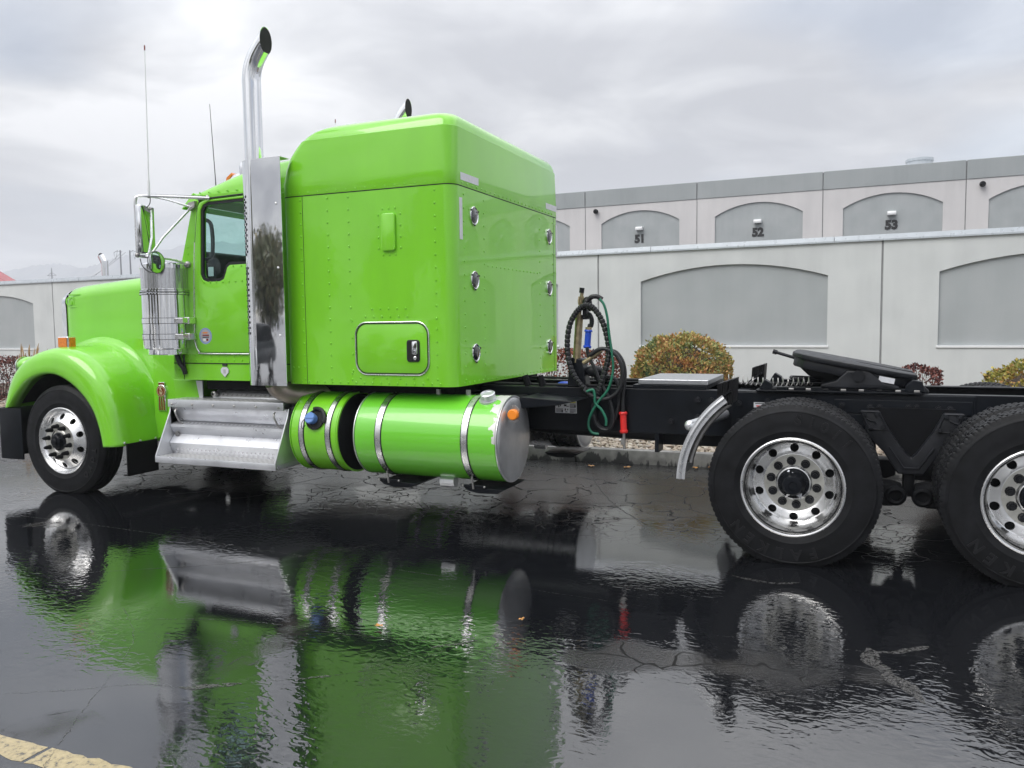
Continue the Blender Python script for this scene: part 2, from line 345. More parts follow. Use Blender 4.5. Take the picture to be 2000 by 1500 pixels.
seams = [([(6.96, -2.45), (6.99, -2.6), (7.05, -2.78), (7.16, -2.98)], .042, 'filler'),
         ([(6.98, -2.50), (7.10, -2.44), (7.22, -2.33)], .022, 'filler'),
         ([(4.20, -3.98), (4.32, -3.92), (4.44, -3.85)], .016, 'filler'), ([(4.62, -3.74), (4.7, -3.68), (4.76, -3.64)], .008, 'filler'), ([(4.3, -3.93), (4.8, -3.6), (5.02, -3.38)], .0013, 'filler'),
         ([(5.02, -3.38), (5.12, -3.15), (5.2, -3.0), (5.35, -2.72)], .0013, 'filler'),
         ([(5.02, -3.20), (5.10, -3.12), (5.2, -3.03)], .011, 'filler'),
         ([(-1.2, -2.05), (.4, -2.0), (1.6, -2.02), (3.1, -2.12), (4.6, -2.2), (5.9, -2.28)], .0018, 'filler'),
         ([(2.2, -3.05), (2.9, -2.6), (3.4, -2.2), (3.7, -1.8), (4.1, -1.4)], .0028, 'filler'),
         ([(3.2, -3.5), (3.9, -3.25), (4.6, -3.2), (5.3, -3.05)], .0025, 'filler'),
         ([(3.55, -4.3), (3.82, -4.15), (4.02, -4.02), (4.2, -3.98)], .0013, 'filler'),
         ([(4.30, -4.72), (4.16, -4.52), (3.95, -4.2), (3.80, -3.95)], .0013, 'filler'), ([(3.80, -3.95), (3.55, -3.62), (3.1, -3.3)], .0012, 'filler'),
         ([(6.3, -2.55), (6.65, -2.52), (6.98, -2.50)], .0025, 'filler'),
         ([(7.16, -2.98), (7.4, -3.12), (7.7, -3.2)], .003, 'filler'),
         ([(6.2, -1.55), (6.45, -1.62), (6.6, -1.55)], .012, 'filler'),
         ([(4.0, -.35), (4.4, -.1), (4.9, .1), (5.6, .35)], .003, 'gap'), ([(2.6, .4), (3.2, .15), (3.7, .35), (4.5, .6)], .003, 'gap'),
         ([(5.5, -.6), (5.0, .1), (4.6, .9), (4.3, 1.6)], .003, 'gap'), ([(3.9, -.9), (4.6, -1.05), (5.3, -.9)], .002, 'gap')]
for i, (p, wd, m) in enumerate(seams): ribbon('pavement_crack', p, wd, m, .0010 + .00005 * i, 40 + i)
t = NT('worn_yellow_line'); nz = t.noise(40, 5, .7); t.set(color=t.ramp(nz, [(.36, (.06, .055, .045)), (.46, (.34, .27, .14)), (.7, (.46, .37, .20))]), rough=.3, coat=.4, normal=t.bump(t.noise(70, 3), .003, .5)); MT['line'] = t.m
def line_piece(x0, x1):
    b = B(); n = 90; r = random.Random(int(x0 * 97)); a = Vector((3.35, -4.61)); d = Vector((.985, .02)).normalized()
    vs = []
    for k in range(n + 1):
        s = x0 + (x1 - x0) * k / n; q = a + d * s; vs += [(q.x, q.y + .055 + r.gauss(0, .0035), .0008), (q.x, q.y - .055 + r.gauss(0, .0035), .0008)]
    b.add(vs, [(2 * k, 2 * k + 2, 2 * k + 3, 2 * k + 1) for k in range(n)]); return b.build('parking_line', 'line', ground, 0)
line_piece(-3.0, .785); line_piece(.803, 4.2)
# planting bed, kerb, gravel
t = NT('bed_soil'); t.set(color=t.ramp(t.noise(14, 5), [(.3, (.06, .05, .04)), (.7, (.16, .13, .10))]), rough=.85, normal=t.bump(t.noise(40, 4), .01, .8)); MT['soil'] = t.m
t = NT('wet_concrete'); pz = t.sep(t.pos()); st = t.noise(5.5, 4, .7, t.mapped(t.pos(), (1, 1, .25)))
wl = t.ramp(t.math('ADD', t.math('MULTIPLY', pz[2], 5.5), t.math('MULTIPLY', t.math('SUBTRACT', st, .5), 3.2)), [(.16, 0.), (.30, 1.)])
t.set(color=t.mix(wl, (.035, .035, .036), t.ramp(t.noise(9, 5), [(.3, (.12, .117, .112)), (.7, (.25, .245, .235))])), rough=.55, normal=t.bump(t.noise(50, 4), .003, .5)); MT['kerb'] = t.m
kerb_e = math.radians(1.84)
b = B(); b.box(-34, 40, .16, 9.0, -.2, .115); bed = b.build('planting_bed', 'soil', None, 0, kind='structure'); bed.location = (4.0, 2.06, 0); bed.rotation_euler = (0, 0, kerb_e)
kroot = empty('kerb', (4.0, 2.06, 0), kerb_e); kroot['kind'] = 'structure'
for k in range(-12, 13):
    b = B(); b.prism([(.0, -.1), (.155, -.1), (.155, .15), (.03, .15)], 'x', k * 3.0 + .006, k * 3.0 + 2.994); b.build('kerb_stone', 'kerb', kroot, .6, bevel=.012)
ico = bmesh.new(); bmesh.ops.create_icosphere(ico, subdivisions=1, radius=1); iv = np.array([v.co[:] for v in ico.verts]); ifc = np.array([[v.index for v in f.verts] for f in ico.faces]); ico.free()
def scatter_rocks(n, xr, yr, s0, s1, zb):
    V, F = [], []; o = 0
    for k in range(n):
        s = rng.uniform(s0, s1); sc = s * rng.uniform(.6, 1.25, 3) * np.array([1, 1, .62]); q = iv * (1 + rng.uniform(-.16, .16, (len(iv), 1))) * sc; a = rng.uniform(0, 6.28); c, sn = math.cos(a), math.sin(a)
        q = np.stack([q[:, 0] * c - q[:, 1] * sn, q[:, 0] * sn + q[:, 1] * c, q[:, 2]], 1) + [rng.uniform(*xr), rng.uniform(*yr), zb + rng.uniform(0, s * .7)]
        V.append(q); F.append(ifc + o); o += len(iv)
    return np.concatenate(V), np.concatenate(F)
va, fa = scatter_rocks(6500, (-2.6, 3.2), (.17, 2.4), .018, .045, .115); vb, fb = scatter_rocks(5200, (-17, -2.6), (.17, 3.6), .025, .055, .115)
me = bpy.data.meshes.new('gravel'); me.from_pydata(np.concatenate([va, vb]).tolist(), [], np.concatenate([fa, fb + len(va)]).tolist())
t = NT('river_gravel'); isl = t.geo.outputs['Random Per Island']; t.set(color=t.ramp(isl, [(0, (.20, .16, .12)), (.25, (.40, .33, .25)), (.5, (.26, .20, .15)), (.75, (.50, .45, .38)), (1, (.15, .13, .12))]), rough=.45, normal=t.bump(t.noise(60, 3), .004, .4)); MT['gravel'] = t.m
gravel = link('gravel', me, 'gravel', None, .9, kind='stuff'); gravel.location = bed.location; gravel.rotation_euler = bed.rotation_euler
gravel['label'] = 'tan and grey river gravel covering the planting bed'
t = NT('red_sandstone'); t.set(color=t.ramp(t.noise(8, 5), [(.3, (.20, .085, .055)), (.7, (.36, .19, .13))]), rough=.6, normal=t.bump(t.noise(22, 5), .02, .7)); MT['sandstone'] = t.m
t = NT('pale_rock'); t.set(color=t.ramp(t.noise(8, 5), [(.3, (.22, .20, .18)), (.7, (.42, .39, .35))]), rough=.6, normal=t.bump(t.noise(22, 5), .02, .7)); MT['palerock'] = t.m
def boulder(loc, sc, mat, label):
    bm = bmesh.new(); bmesh.ops.create_icosphere(bm, subdivisions=3, radius=1); r = random.Random(int(loc[0] * 50)); ph = [r.uniform(0, 6) for _ in range(6)]
    for v in bm.verts:
        k = 1 + .13 * math.sin(3 * v.co.x + ph[0]) * math.sin(2.7 * v.co.y + ph[1]) + .08 * math.sin(6 * v.co.z + ph[2] + 3 * v.co.x); v.co = Vector((v.co.x * sc[0], v.co.y * sc[1], v.co.z * sc[2])) * k
    me = bpy.data.meshes.new('boulder'); bm.to_mesh(me); bm.free(); o = link('boulder', me, mat, None, .7); o.location = loc; tag(o, label, 'boulder'); return o
boulder((3.72, 2.95, .16), (.24, .20, .13), 'sandstone', 'rounded red sandstone boulder on gravel behind the dangling hoses')
boulder((-7.0, 3.5, .16), (.16, .15, .12), 'palerock', 'pale boulder on gravel in front of the front bumper')

# ------------------------------------------------------------------ grey screen wall behind the bed
def stucco(name, a, b_, sc=1.4):
    t = NT(name); P = t.pos()
    drip = t.noise(2.6, 4, .65, t.mapped(P, (1, 1, .10)))
    t.set(color=t.ramp(t.math('ADD', t.math('MULTIPLY', t.noise(sc, 5), .6), t.math('MULTIPLY', drip, .4)), [(.33, tuple(c * .93 for c in a)), (.45, a), (.68, b_)]), rough=.75, normal=t.bump(t.noise(85, 4, .6), .004, .35)); return t.m
MT['stucco'] = stucco('pale_grey_stucco', (.58, .60, .60), (.655, .675, .67)); MT['stucco_dark'] = stucco('mid_grey_stucco', (.365, .39, .40), (.415, .435, .445))
MT['joint'] = plain('joint_sealant', (.26, .265, .27), .6); MT['coping'] = plain('painted_metal_coping', (.50, .54, .58), .32, metal=.2, var=.06, coat=.3)
MT['sill'] = plain('sill_light_and_label_white', (.78, .79, .80), .5, var=.04); MT['wh_wall'] = stucco('warm_pale_stucco', (.595, .58, .585), (.665, .645, .645), .5); MT['wh_band'] = stucco('grey_parapet', (.325, .35, .36), (.37, .39, .40), .5)
def arch(x0, x1, z0, z1, rise, n=14):
    c = (x1 - x0) / 2; R = (c * c + rise * rise) / (2 * rise); cz = z1 + rise - R; a = math.asin(c / R)
    return [(x0, z0), (x1, z0)] + [((x0 + x1) / 2 + R * math.sin(a - 2 * a * k / n), cz + R * math.cos(a - 2 * a * k / n)) for k in range(n + 1)]
wall = empty('boundary_wall', (-14.312, 8.2957, 0), math.atan2(-.0492118, .99878837))
tag(wall, 'long pale grey stucco boundary wall with recessed darker arches behind the truck', 'wall')
jn = [-8.5, -2.6, 2.13, 7.76, 12.37, 16.98, 21.59, 26.2, 30.8]
for i in range(len(jn) - 1):
    a, c = jn[i] + .015, jn[i + 1] - .015
    ax0, ax1 = (c - 3.9, c - .79) if i == 1 else (a + .765, c - .765)
    zs = (1.05, 2.24) if i < 3 else (1.15, 2.265)
    hole = arch(ax0, ax1, zs[0], zs[1], .235)
    b = B(); b.holed([(a, -.05), (c, -.05), (c, 2.80), (a, 2.80)], [hole], 'y', 0, .055); b.box(a, c, .0551, .25, -.05, 2.80)
    pn = b.build('wall_panel', 'stucco', wall, 0)
    b = B(); b.prism(arch(ax0 - .02, ax1 + .02, zs[0] - .02, zs[1] + .0, .25), 'y', .040, .05); b.build('arch_inset', 'stucco_dark', pn, 0)
    b = B(); b.box(ax0 - .02, ax1 + .02, -.018, .045, zs[0] - .028, zs[0] + .004); b.build('sill', 'sill', pn, 0, bevel=.004)  # white colour stands in for light caught by the recess's bottom ledge
    b = B(); b.box(jn[i + 1] - .016, jn[i + 1] + .016, .012, .2, -.05, 2.79); b.build('joint', 'joint', wall, 0)
for k in range(14):
    b = B(); b.prism([(-.035, 2.765), (.29, 2.765), (.29, 2.87), (-.02, 2.86), (-.035, 2.79)], 'x', -8.6 + k * 2.95, -8.6 + (k + 1) * 2.95 - .008); b.build('coping', 'coping', wall, 0)

# ------------------------------------------------------------------ warehouse behind
wh = empty('warehouse', (-6.72762, 31.98559, 0), math.atan2(-.02651826, .99964833))
tag(wh, 'large pale warehouse with grey parapet and numbered arched bays', 'building')
b = B(); b.box(-9.5, 33.9, .62, 40, 0, 7.7); b.build('roof', 'wh_band', wh, 0)
num = {0: '51', 1: '52', 2: '53', -1: '50', 3: '54'}
for k in range(-2, 6):
    a, c = 1.34 + 5.455 * k + .02, 1.34 + 5.455 * (k + 1) - .02; a0, a1 = a + .80, c - .80
    b = B(); b.holed([(a, 0), (c, 0), (c, 7.22), (a, 7.22)], [arch(a0, a1, 2.2, 6.37, .53)], 'y', 0, .09); b.box(a, c, .0901, .5, 0, 7.22); pn = b.build('wall_panel', 'wh_wall', wh, 0)
    b = B(); b.prism(arch(a0 - .02, a1 + .02, 2.18, 6.37, .55), 'y', .065, .085); b.build('arch_inset', 'stucco_dark', pn, 0)
    b = B(); b.box(a, c, -.03, .5, 7.223, 8.0); b.build('parapet_band', 'wh_band', wh, 0, bevel=.015)
    b = B(); b.box(c - .005, c + .045, .03, .4, 0, 7.96); b.build('joint', 'joint', wh, 0)
    xm = (a0 + a1) / 2
    if k in num: text_obj('bay_number', num[k], .50, face_y(xm + .0, .055, 5.55), 'print_black', wh, .012, .030)
    b = B(); b.prism([(.064, 6.12), (-.14, 6.12), (-.19, 6.05), (-.19, 5.95), (.064, 5.95)], 'x', xm - .17, xm + .17); b.build('wall_light', 'white', wh, .4, bevel=.02)
for sx in (1.92, 18.28):
    b = B(); b.lathe([(.0, -.30), (.07, -.28), (.11, -.20), (.12, -.1), (.05, .0)], (sx, 0, 6.97), 'y', 12); b.build('security_sensor', 'black_dull', wh)
b = B(); b.lathe([(.55, 7.6), (.55, 8.62), (.58, 8.62), (.58, 8.74), (.50, 8.76)], (16.1, 3.2, 0), 'z', 28, cap1=True); b.build('roof_vent', 'coping', wh)

# ------------------------------------------------------------------ far things over the wall
MT['redroof'] = plain('red_standing_seam_metal', (.30, .016, .024), .35, coat=.4, var=.1)
rc = empty('red_canopy', (-25.2, 11.4, 0)); tag(rc, 'dark red sloping metal canopy roof peeking over the grey wall', 'canopy')
for k in range(5):
    b = B(); y0, y1 = k * .5, k * .5 + .485
    b.add([(x, y, z) for (x, z) in ((-4.5, 5.30), (0, 4.80), (2.9, 3.75), (4.1, 3.22), (4.1, 3.14), (0, 4.70), (-4.5, 5.20)) for y in (y0, y1)], [(0, 1, 3, 2), (2, 3, 5, 4), (4, 5, 7, 6), (6, 7, 9, 8), (8, 9, 11, 10), (10, 11, 13, 12), (12, 13, 1, 0), (0, 2, 4, 6, 8, 10, 12), (1, 13, 11, 9, 7, 5, 3)]); b.build('roof_panel', 'redroof', rc, .3)
for px in (-3.5, 3.7):
    for py in (.3, 2.1):
        b = B(); b.box(px - .08, px + .08, py - .08, py + .08, 0, 5.3 if px < 0 else 3.25); b.build('post', 'steel', rc, 0)
b = B(); pth = spline([(0, 0, 1.0), (0, 0, 3.55), (-.03, 0, 3.75), (-.14, -.02, 3.98)], 6) ; b.tube(pth, .115, 18, False)
ex = b.build('exhaust_stack', 'chrome'); ex.location = (-17.05, 14, .10); tag(ex, 'chrome curved truck exhaust tip standing up behind the grey wall', 'exhaust pipe')
b = B(); e0 = pth[-1]; b.ball(tuple(e0 + Vector((-.01, 0, .0))), .105, 12, 8, (.45, .9, .9)); b.build('tip', 'sooty', ex)
MT['galv'] = plain('galvanised_steel', (.22, .23, .25), .5, metal=.4)
def pylon():
    ro = empty('lattice_tower', (-389.5, 300, 0)); tag(ro, 'small grey lattice transmission tower far off above the wall', 'pylon'); H = 34.6
    def bars(name, segs, r=.16):
        b = B()
        for a, c in segs: b.cyl(a, c, r, 5)
        b.build(name, 'galv', ro, 0)
    def wd(z): return 3.1 - 2.5 * min(1, z / 27)
    lv = [0, 7, 13, 18, 22, 25, 27.5]; seg = []
    for i in range(len(lv) - 1):
        for sx, sy in ((1, 1), (1, -1), (-1, 1), (-1, -1)): seg.append(((sx * wd(lv[i]), sy * wd(lv[i]), lv[i]), (sx * wd(lv[i + 1]), sy * wd(lv[i + 1]), lv[i + 1])))
    for s1 in (1, -1): seg.append(((s1 * .6, 0, 27.5), (0, 0, H)))
    bars('tower_leg', seg, .2); seg = []
    for i in range(len(lv) - 1):
        for s1 in (1, -1):
            seg += [((s1 * wd(lv[i]), wd(lv[i]), lv[i]), (-s1 * wd(lv[i + 1]), wd(lv[i + 1]), lv[i + 1])), ((wd(lv[i]), s1 * wd(lv[i]), lv[i]), (wd(lv[i + 1]), -s1 * wd(lv[i + 1]), lv[i + 1]))]
    bars('bracing', seg, .11)
    for z, l in ((30.5, 3.4), (27.5, 4.4), (23, 4.0)): bars('cross_arm', [((-l, 0, z), (l, 0, z)), ((-l, 0, z), (0, 0, z + 1.6)), ((l, 0, z), (0, 0, z + 1.6))], .14)
    return ro
pylon()
def pole(loc, label, h):
    ro = empty('utility_pole', loc); tag(ro, label, 'utility pole', 'steel poles far behind the wall'); b = B(); b.tube([(0, 0, 0), (0, 0, h)], [.30, .17], 10); b.build('pole', 'galv', ro)
    for z in (h - .25, h - 7.6):
        b = B(); b.tube([(-.1, 0, z - .4), (1.0, 0, z + .2), (2.3, 0, z - .3)], .07, 6); b.build('cross_arm', 'galv', ro)
        b = B(); b.tube([(1.0, 0, z + .1), (1.7, 0, z - 2.1), (2.3, 0, z - .35)], .05, 5); b.build('insulator', 'galv', ro)
    return ro
p1 = pole((-169.7, 150, 0), 'far grey steel utility pole with arms, beside its thinner twin', 22.0); p1.scale = (-1, 1, 1)
pole((-168.0, 151.5, 0), 'far grey steel utility pole with arms, nearer the side mirror', 22.0)
for i, (z0, z1, dx) in enumerate(((27.5, 21.7, 0), (30.5, 21.4, 1.2), (23.0, 14.2, .6))):
    A = Vector((-389.5 - dx, 300, z0)); D = Vector((-169 + dx, 150, z1)); pts = [A.lerp(D, k / 20) - Vector((0, 0, 5.5 * 4 * (k / 20) * (1 - k / 20))) for k in range(21)]
    E2 = A + (A - D) * 1.0; E2.z = z0 - 2; pts0 = [E2.lerp(A, k / 12) - Vector((0, 0, 4 * 4 * (k / 12) * (1 - k / 12))) for k in range(12)]
    b = B(); b.tube(pts0 + pts, .05, 4); o = b.build('power_line', 'galv', None, 0); tag(o, ['topmost thin power line drooping from the tower to the poles', 'middle thin power line drooping from the tower to the poles', 'lowest thin power line drooping from the tower to the poles'][(1, 0, 2)[i]], 'power line', 'power lines over the wall')
# mountain ridge, pale with distance
t = NT('mountain_slope'); t.set(color=t.ramp(t.noise(.02, 6), [(.3, (.16, .18, .21)), (.7, (.26, .27, .28))]), rough=.95); MT['mtn'] = t.m
sk = .30; ridge = [(-6500, 250), (-5600, 180), (-4900, 215), (-4500, 262), (-4282, 308), (-4160, 335), (-4036, 353), (-3918, 357), (-3800, 345), (-3694, 322), (-3638, 318), (-3520, 330), (-3400, 352), (-3298, 368), (-3163, 385), (-2900, 420), (-2500, 390), (-2000, 330), (-1200, 300), (-300, 330), (900, 290), (2500, 310), (4500, 240)]
rs = []
for i in range(len(ridge) - 1):
    for k in range(8):
        f = k / 8; f2 = f * f * (3 - 2 * f); rs.append((ridge[i][0] + (ridge[i + 1][0] - ridge[i][0]) * f, ridge[i][1] + (ridge[i + 1][1] - ridge[i][1]) * f2 + 5 * math.sin(i * 3.1 + k * 1.9)))
V = []; rows = [(-1.0, 0.), (-.75, .22), (-.5, .42), (-.25, .72), (0, 1.), (.6, .5), (1.2, .0)]
for (x, z) in rs:
    for d, h in rows: V.append((sk * x, 900 + d * 190 + 14 * math.sin(x * .006 + d * 5), max(-2, sk * z * h + (6 * math.sin(x * .011 + d * 9) * (1 - abs(2 * h - 1)) if 0 < h < 1 else 0))))
nr = len(rows); b = B(); b.add(V, [(i * nr + j, (i + 1) * nr + j, (i + 1) * nr + j + 1, i * nr + j + 1) for i in range(len(rs) - 1) for j in range(nr - 1)])
b.build('mountains', 'mtn', None, 1.0, kind='structure')
hz = B(); hz.box(-2300, 1700, -120, 1180, -1.0, 175); hzo = hz.build('haze', None, None, 0, kind='stuff')
hm = bpy.data.materials.new('haze_air'); hm.use_nodes = True; ht = hm.node_tree; ht.nodes.clear(); ho = ht.nodes.new('ShaderNodeOutputMaterial'); hv = ht.nodes.new('ShaderNodeVolumePrincipled')
hv.inputs['Color'].default_value = (.93, .95, 1, 1); hv.inputs['Density'].default_value = .0008; hv.inputs['Anisotropy'].default_value = .1; ht.links.new(hv.outputs[0], ho.inputs['Volume']); hzo.data.materials.append(hm); hzo['label'] = 'thin pale rain haze hanging over the far hills'

# ------------------------------------------------------------------ plants
def leaf_mat(name, stops, sc=5., island=.25):
    t = NT(name); f = t.math('ADD', t.math('MULTIPLY', t.noise(sc, 4, .6), 1 - island), t.math('MULTIPLY', t.geo.outputs['Random Per Island'], island)); t.set(color=t.ramp(f, stops), rough=.55, spec=.3); return t.m
MT['yew'] = leaf_mat('mixed_evergreen_leaf', [(.28, (.06, .12, .07)), (.39, (.19, .24, .10)), (.47, (.38, .35, .11)), (.56, (.46, .28, .11)), (.68, (.48, .20, .10))], 4.6, .20)
MT['yew2'] = leaf_mat('yellow_evergreen_leaf', [(.26, (.10, .15, .04)), (.42, (.28, .27, .06)), (.55, (.42, .34, .08)), (.68, (.34, .18, .06))], 4.2, .38)
MT['barberry'] = leaf_mat('dark_red_leaf', [(.26, (.025, .010, .012)), (.45, (.075, .020, .020)), (.6, (.14, .035, .028)), (.75, (.22, .08, .06))], 9, .5)
MT['barberry2'] = leaf_mat('rust_red_leaf', [(.26, (.04, .012, .010)), (.45, (.14, .030, .020)), (.6, (.24, .06, .035)), (.75, (.30, .13, .08))], 9, .5)
MT['twig'] = plain('brown_twig', (.06, .04, .03), .8); MT['tree_leaf'] = leaf_mat('autumn_green_leaf', [(.26, (.07, .085, .05)), (.5, (.13, .145, .075)), (.7, (.20, .17, .09))], 1.2, .4)
def leaves_mesh(name, pts, nrm, l0, l1, wr, jit=.7):
    n = len(pts); a = nrm + rng.normal(0, jit, (n, 3)); a /= np.linalg.norm(a, axis=1, keepdims=True); c = np.cross(a, rng.normal(0, 1, (n, 3))); c /= np.linalg.norm(c, axis=1, keepdims=True); L = rng.uniform(l0, l1, (n, 1))
    d2 = np.cross(a, c); V = np.stack([pts, pts + a * L * .5 + c * L * wr + d2 * L * .08, pts + a * L, pts + a * L * .5 - c * L * wr + d2 * L * .08], 1).reshape(-1, 3); F = np.arange(4 * n).reshape(-1, 4)
    me = bpy.data.meshes.new(name); me.from_pydata(V.tolist(), [], F.tolist()); return me
def dome(name, loc, rx, ry, h, n, mat, label, l=(.03, .06), cat='shrub', group=None):
    ro = empty(name, loc); tag(ro, label, cat, group)
    d = rng.normal(0, 1, (n, 3)); d[:, 2] = np.abs(d[:, 2]) * .9 + rng.uniform(-.25, .1, n); d /= np.linalg.norm(d, axis=1, keepdims=True)
    e = 2.6; k = (np.abs(d[:, 0]) ** e + np.abs(d[:, 1]) ** e + np.abs(d[:, 2]) ** e) ** (-1 / e)          # boxy clipped dome
    lump = 1 + .045 * np.sin(7 * d[:, 0] + 2) * np.sin(6 * d[:, 1] + 1) + .035 * np.sin(13 * d[:, 2] + 9 * d[:, 0]) + .03 * np.sin(17 * d[:, 1] - 8 * d[:, 0])
    rr = k * lump * (1 - np.abs(rng.normal(0, .055, n)) + (rng.random(n) < .05) * rng.uniform(0, .09, n)); pts = d * rr[:, None] * [rx, ry, h * .62] + [0, 0, h * .38]; pts[:, 2] = np.maximum(pts[:, 2], .05)
    me = leaves_mesh('foliage', pts, d + [0, 0, .25], l[0], l[1], .32); link('foliage', me, mat, ro, 0)
    b = B(); b.ball((0, 0, h * .40), 1, 20, 12, (rx * .86, ry * .86, h * .50)); b.build('inner_twigs', 'twig', ro)
    b = B(); b.tube([(0, 0, -.12), (.02, 0, h * .4)], [.06, .04], 8); b.build('stem', 'twig', ro); return ro
dome('rounded_shrub', (4.64, 4.85, .1), .66, .66, 1.25, 15000, 'yew', 'clipped round evergreen shrub turning orange, behind the silver deck plate')
dome('rounded_shrub', (9.05, 4.85, .1), .74, .66, .93, 9000, 'yew2', 'low yellow-green shrub behind the far rear tyre')
def hedge(loc, sx, sy, h, n, mat, label, rz=0):
    ro = empty('barberry_hedge', loc, rz); tag(ro, label, 'hedge', 'red barberry hedges along the wall'); pts = rng.uniform(-1, 1, (n, 3)); ax = rng.integers(0, 3, n); sg = rng.choice([-1, 1], n)
    for i in range(3):
        m = ax == i; pts[m, i] = sg[m] * (1 - np.abs(rng.normal(0, .10, m.sum())))
    nr = pts.copy(); top = h * (1 + .06 * np.sin(pts[:, 0] * sx * 5) + .05 * np.sin(pts[:, 0] * sx * 13)); P = np.stack([pts[:, 0] * sx, pts[:, 1] * sy, (pts[:, 2] * .5 + .5) * top], 1)
    link('foliage', leaves_mesh('foliage', P, nr * .6 + [0, 0, .5], .025, .055, .34, .9), mat, ro, 0)
    b = B()
    for k in range(int(26 * sx) + 6):
        x, y = random.uniform(-sx, sx) * .95, random.uniform(-sy, sy) * .8; b.tube([(x, y, -.1), (x + random.gauss(0, .05), y + random.gauss(0, .05), h * .5), (x + random.gauss(0, .1), y + random.gauss(0, .1), h * .97)], [.012, .008, .004], 4)
    b.build('stem', 'twig', ro, 0); return ro
hedge((2.75, 5.1, .1), .85, .42, .98, 9000, 'barberry2', 'rust-red leafy hedge showing between the sleeper and the hose stand')
hedge((7.45, 4.95, .1), .42, .38, .80, 3500, 'barberry', 'small dark red shrub tips behind the rear of the coupling plate')
hedge((-10.2, 5.0, .1), 1.95, .5, .83, 15000, 'barberry', 'dark maroon hedge in front of the wall beyond the front fender')
MT['straw'] = leaf_mat('dry_straw', [(.2, (.30, .19, .09)), (.7, (.50, .34, .18))], 12, .6)
def grass_clump(loc, n, h, sp, label):
    ro = empty('ornamental_grass', loc); tag(ro, label, 'ornamental grass', 'dry grass clumps by the wall'); b = B()
    for k in range(n):
        a = random.uniform(0, 6.28); s = random.uniform(.1, 1) * sp; hh = h * random.uniform(.65, 1); x, y = random.gauss(0, .05), random.gauss(0, .05); dx, dy = math.cos(a) * s, math.sin(a) * s; wv = .006
        q = [(x, y, 0), (x + dx * .3, y + dy * .3, hh * .55), (x + dx, y + dy, hh)]
        b.add([(q[0][0] - wv, q[0][1], 0), (q[0][0] + wv, q[0][1], 0), (q[1][0] + wv, q[1][1], q[1][2]), (q[1][0] - wv, q[1][1], q[1][2]), q[2]], [(0, 1, 2, 3), (3, 2, 4)])
        if k % 3 == 0: b.tube([q[1], q[2], (q[2][0] + dx * .15, q[2][1] + dy * .15, hh * 1.1)], [.003, .013, .004], 4)
    b.build('blades', 'straw', ro, 0, kind='stuff'); return ro
grass_clump((-8.75, 4.0, .1), 26, 1.22, .06, 'upright tuft of dry tan grass in front of the maroon hedge')
grass_clump((-8.0, 4.3, .1), 60, 1.12, .42, 'arching dry tan grass plumes behind the front fender')
grass_clump((-6.6, 4.5, .1), 40, 1.15, .25, 'thin dry grass plumes beside the amber turn signal')
MT['leaf'] = plain('fallen_yellow_leaf', (.42, .20, .05), .45, var=.3, vscale=60)
lf = [((4.65, -3.08), .017, 'yellow fallen leaf on the wet asphalt below the long fuel tank'), ((5.30, -2.73), .014, 'tan fallen leaf on the wet asphalt below the tank end'), ((4.27, 1.78), .03, 'brown leaf near the kerb beyond the hose loops'), ((4.66, 1.83), .03, 'fallen leaf near the kerb below the red hose grip'), ((5.35, 2.03), .03, 'first yellow leaf at the kerb before the drive wheel'), ((5.50, 2.12), .032, 'second yellow leaf at the kerb close to the drive wheel')]
for i, ((x, y), s, lb) in enumerate(lf):
    b = B(); pts = [(0, 0)] ; ring = []
    for k in range(14):
        a = 2 * PI * k / 14; r = s * (1 + .35 * math.cos(3 * a) * (k % 2)); ring.append((r * math.cos(a) * 1.3, r * math.sin(a) * .8, .004 + .006 * math.sin(2 * a + i) ** 2))
    b.add([(0, 0, .003)] + ring, [(0, k + 1, (k + 1) % 14 + 1) for k in range(14)]); o = b.build('fallen_leaf', 'leaf', None, .8); o.location = (x, y, .012 if i < 2 else .008); o.rotation_euler = (0, 0, i * 1.3); tag(o, lb, 'leaf', 'fallen leaves')
# ================================================================== the truck
TR = empty('semi_truck', (0, 0, 0)); tag(TR, 'lime green conventional sleeper tractor with chrome stack and bare black frame', 'truck')
def both(o): return mirror_copy(o, TR)
# ------------------------------------------------------------------ wheels
def yint(prof, r):
    for (r0, y0), (r1, y1) in zip(prof, prof[1:]):
        if min(r0, r1) <= r <= max(r0, r1) and r0 != r1: return y0 + (y1 - y0) * (r - r0) / (r1 - r0)
    return prof[-1][1]
def holed_disc(b, prof, r_in, r_out, hr, hole, n_h=10, depth=.02):
    m = 24
    for s in range(n_h):
        a0, a1 = 2 * PI * s / n_h, 2 * PI * (s + 1) / n_h; am = (a0 + a1) / 2; da = (a1 - a0) / 2; dr = (r_out - r_in) / 2; rm = (r_in + r_out) / 2
        outer, inner = [], []
        for k in range(m):
            q = 2 * PI * k / m + PI / 4; c, sn = math.cos(q), math.sin(q); mx = max(abs(c), abs(sn)); outer.append((rm + dr * c / mx, am + da * sn / mx)); inner.append((hr + hole * c, am + hole * sn / hr))
        rings = []
        for tt in (0, .5, .85, 1.):
            rings.append([(o[0] + (i[0] - o[0]) * tt, o[1] + (i[1] - o[1]) * tt) for o, i in zip(outer, inner)])
        R3 = [[(r * math.cos(a), yint(prof, min(max(r, r_in), r_out)), r * math.sin(a)) for r, a in rg] for rg in rings]
        R3.append([(x, y + depth, z) for x, y, z in R3[-1]])
        b.loft(R3, caps=False)
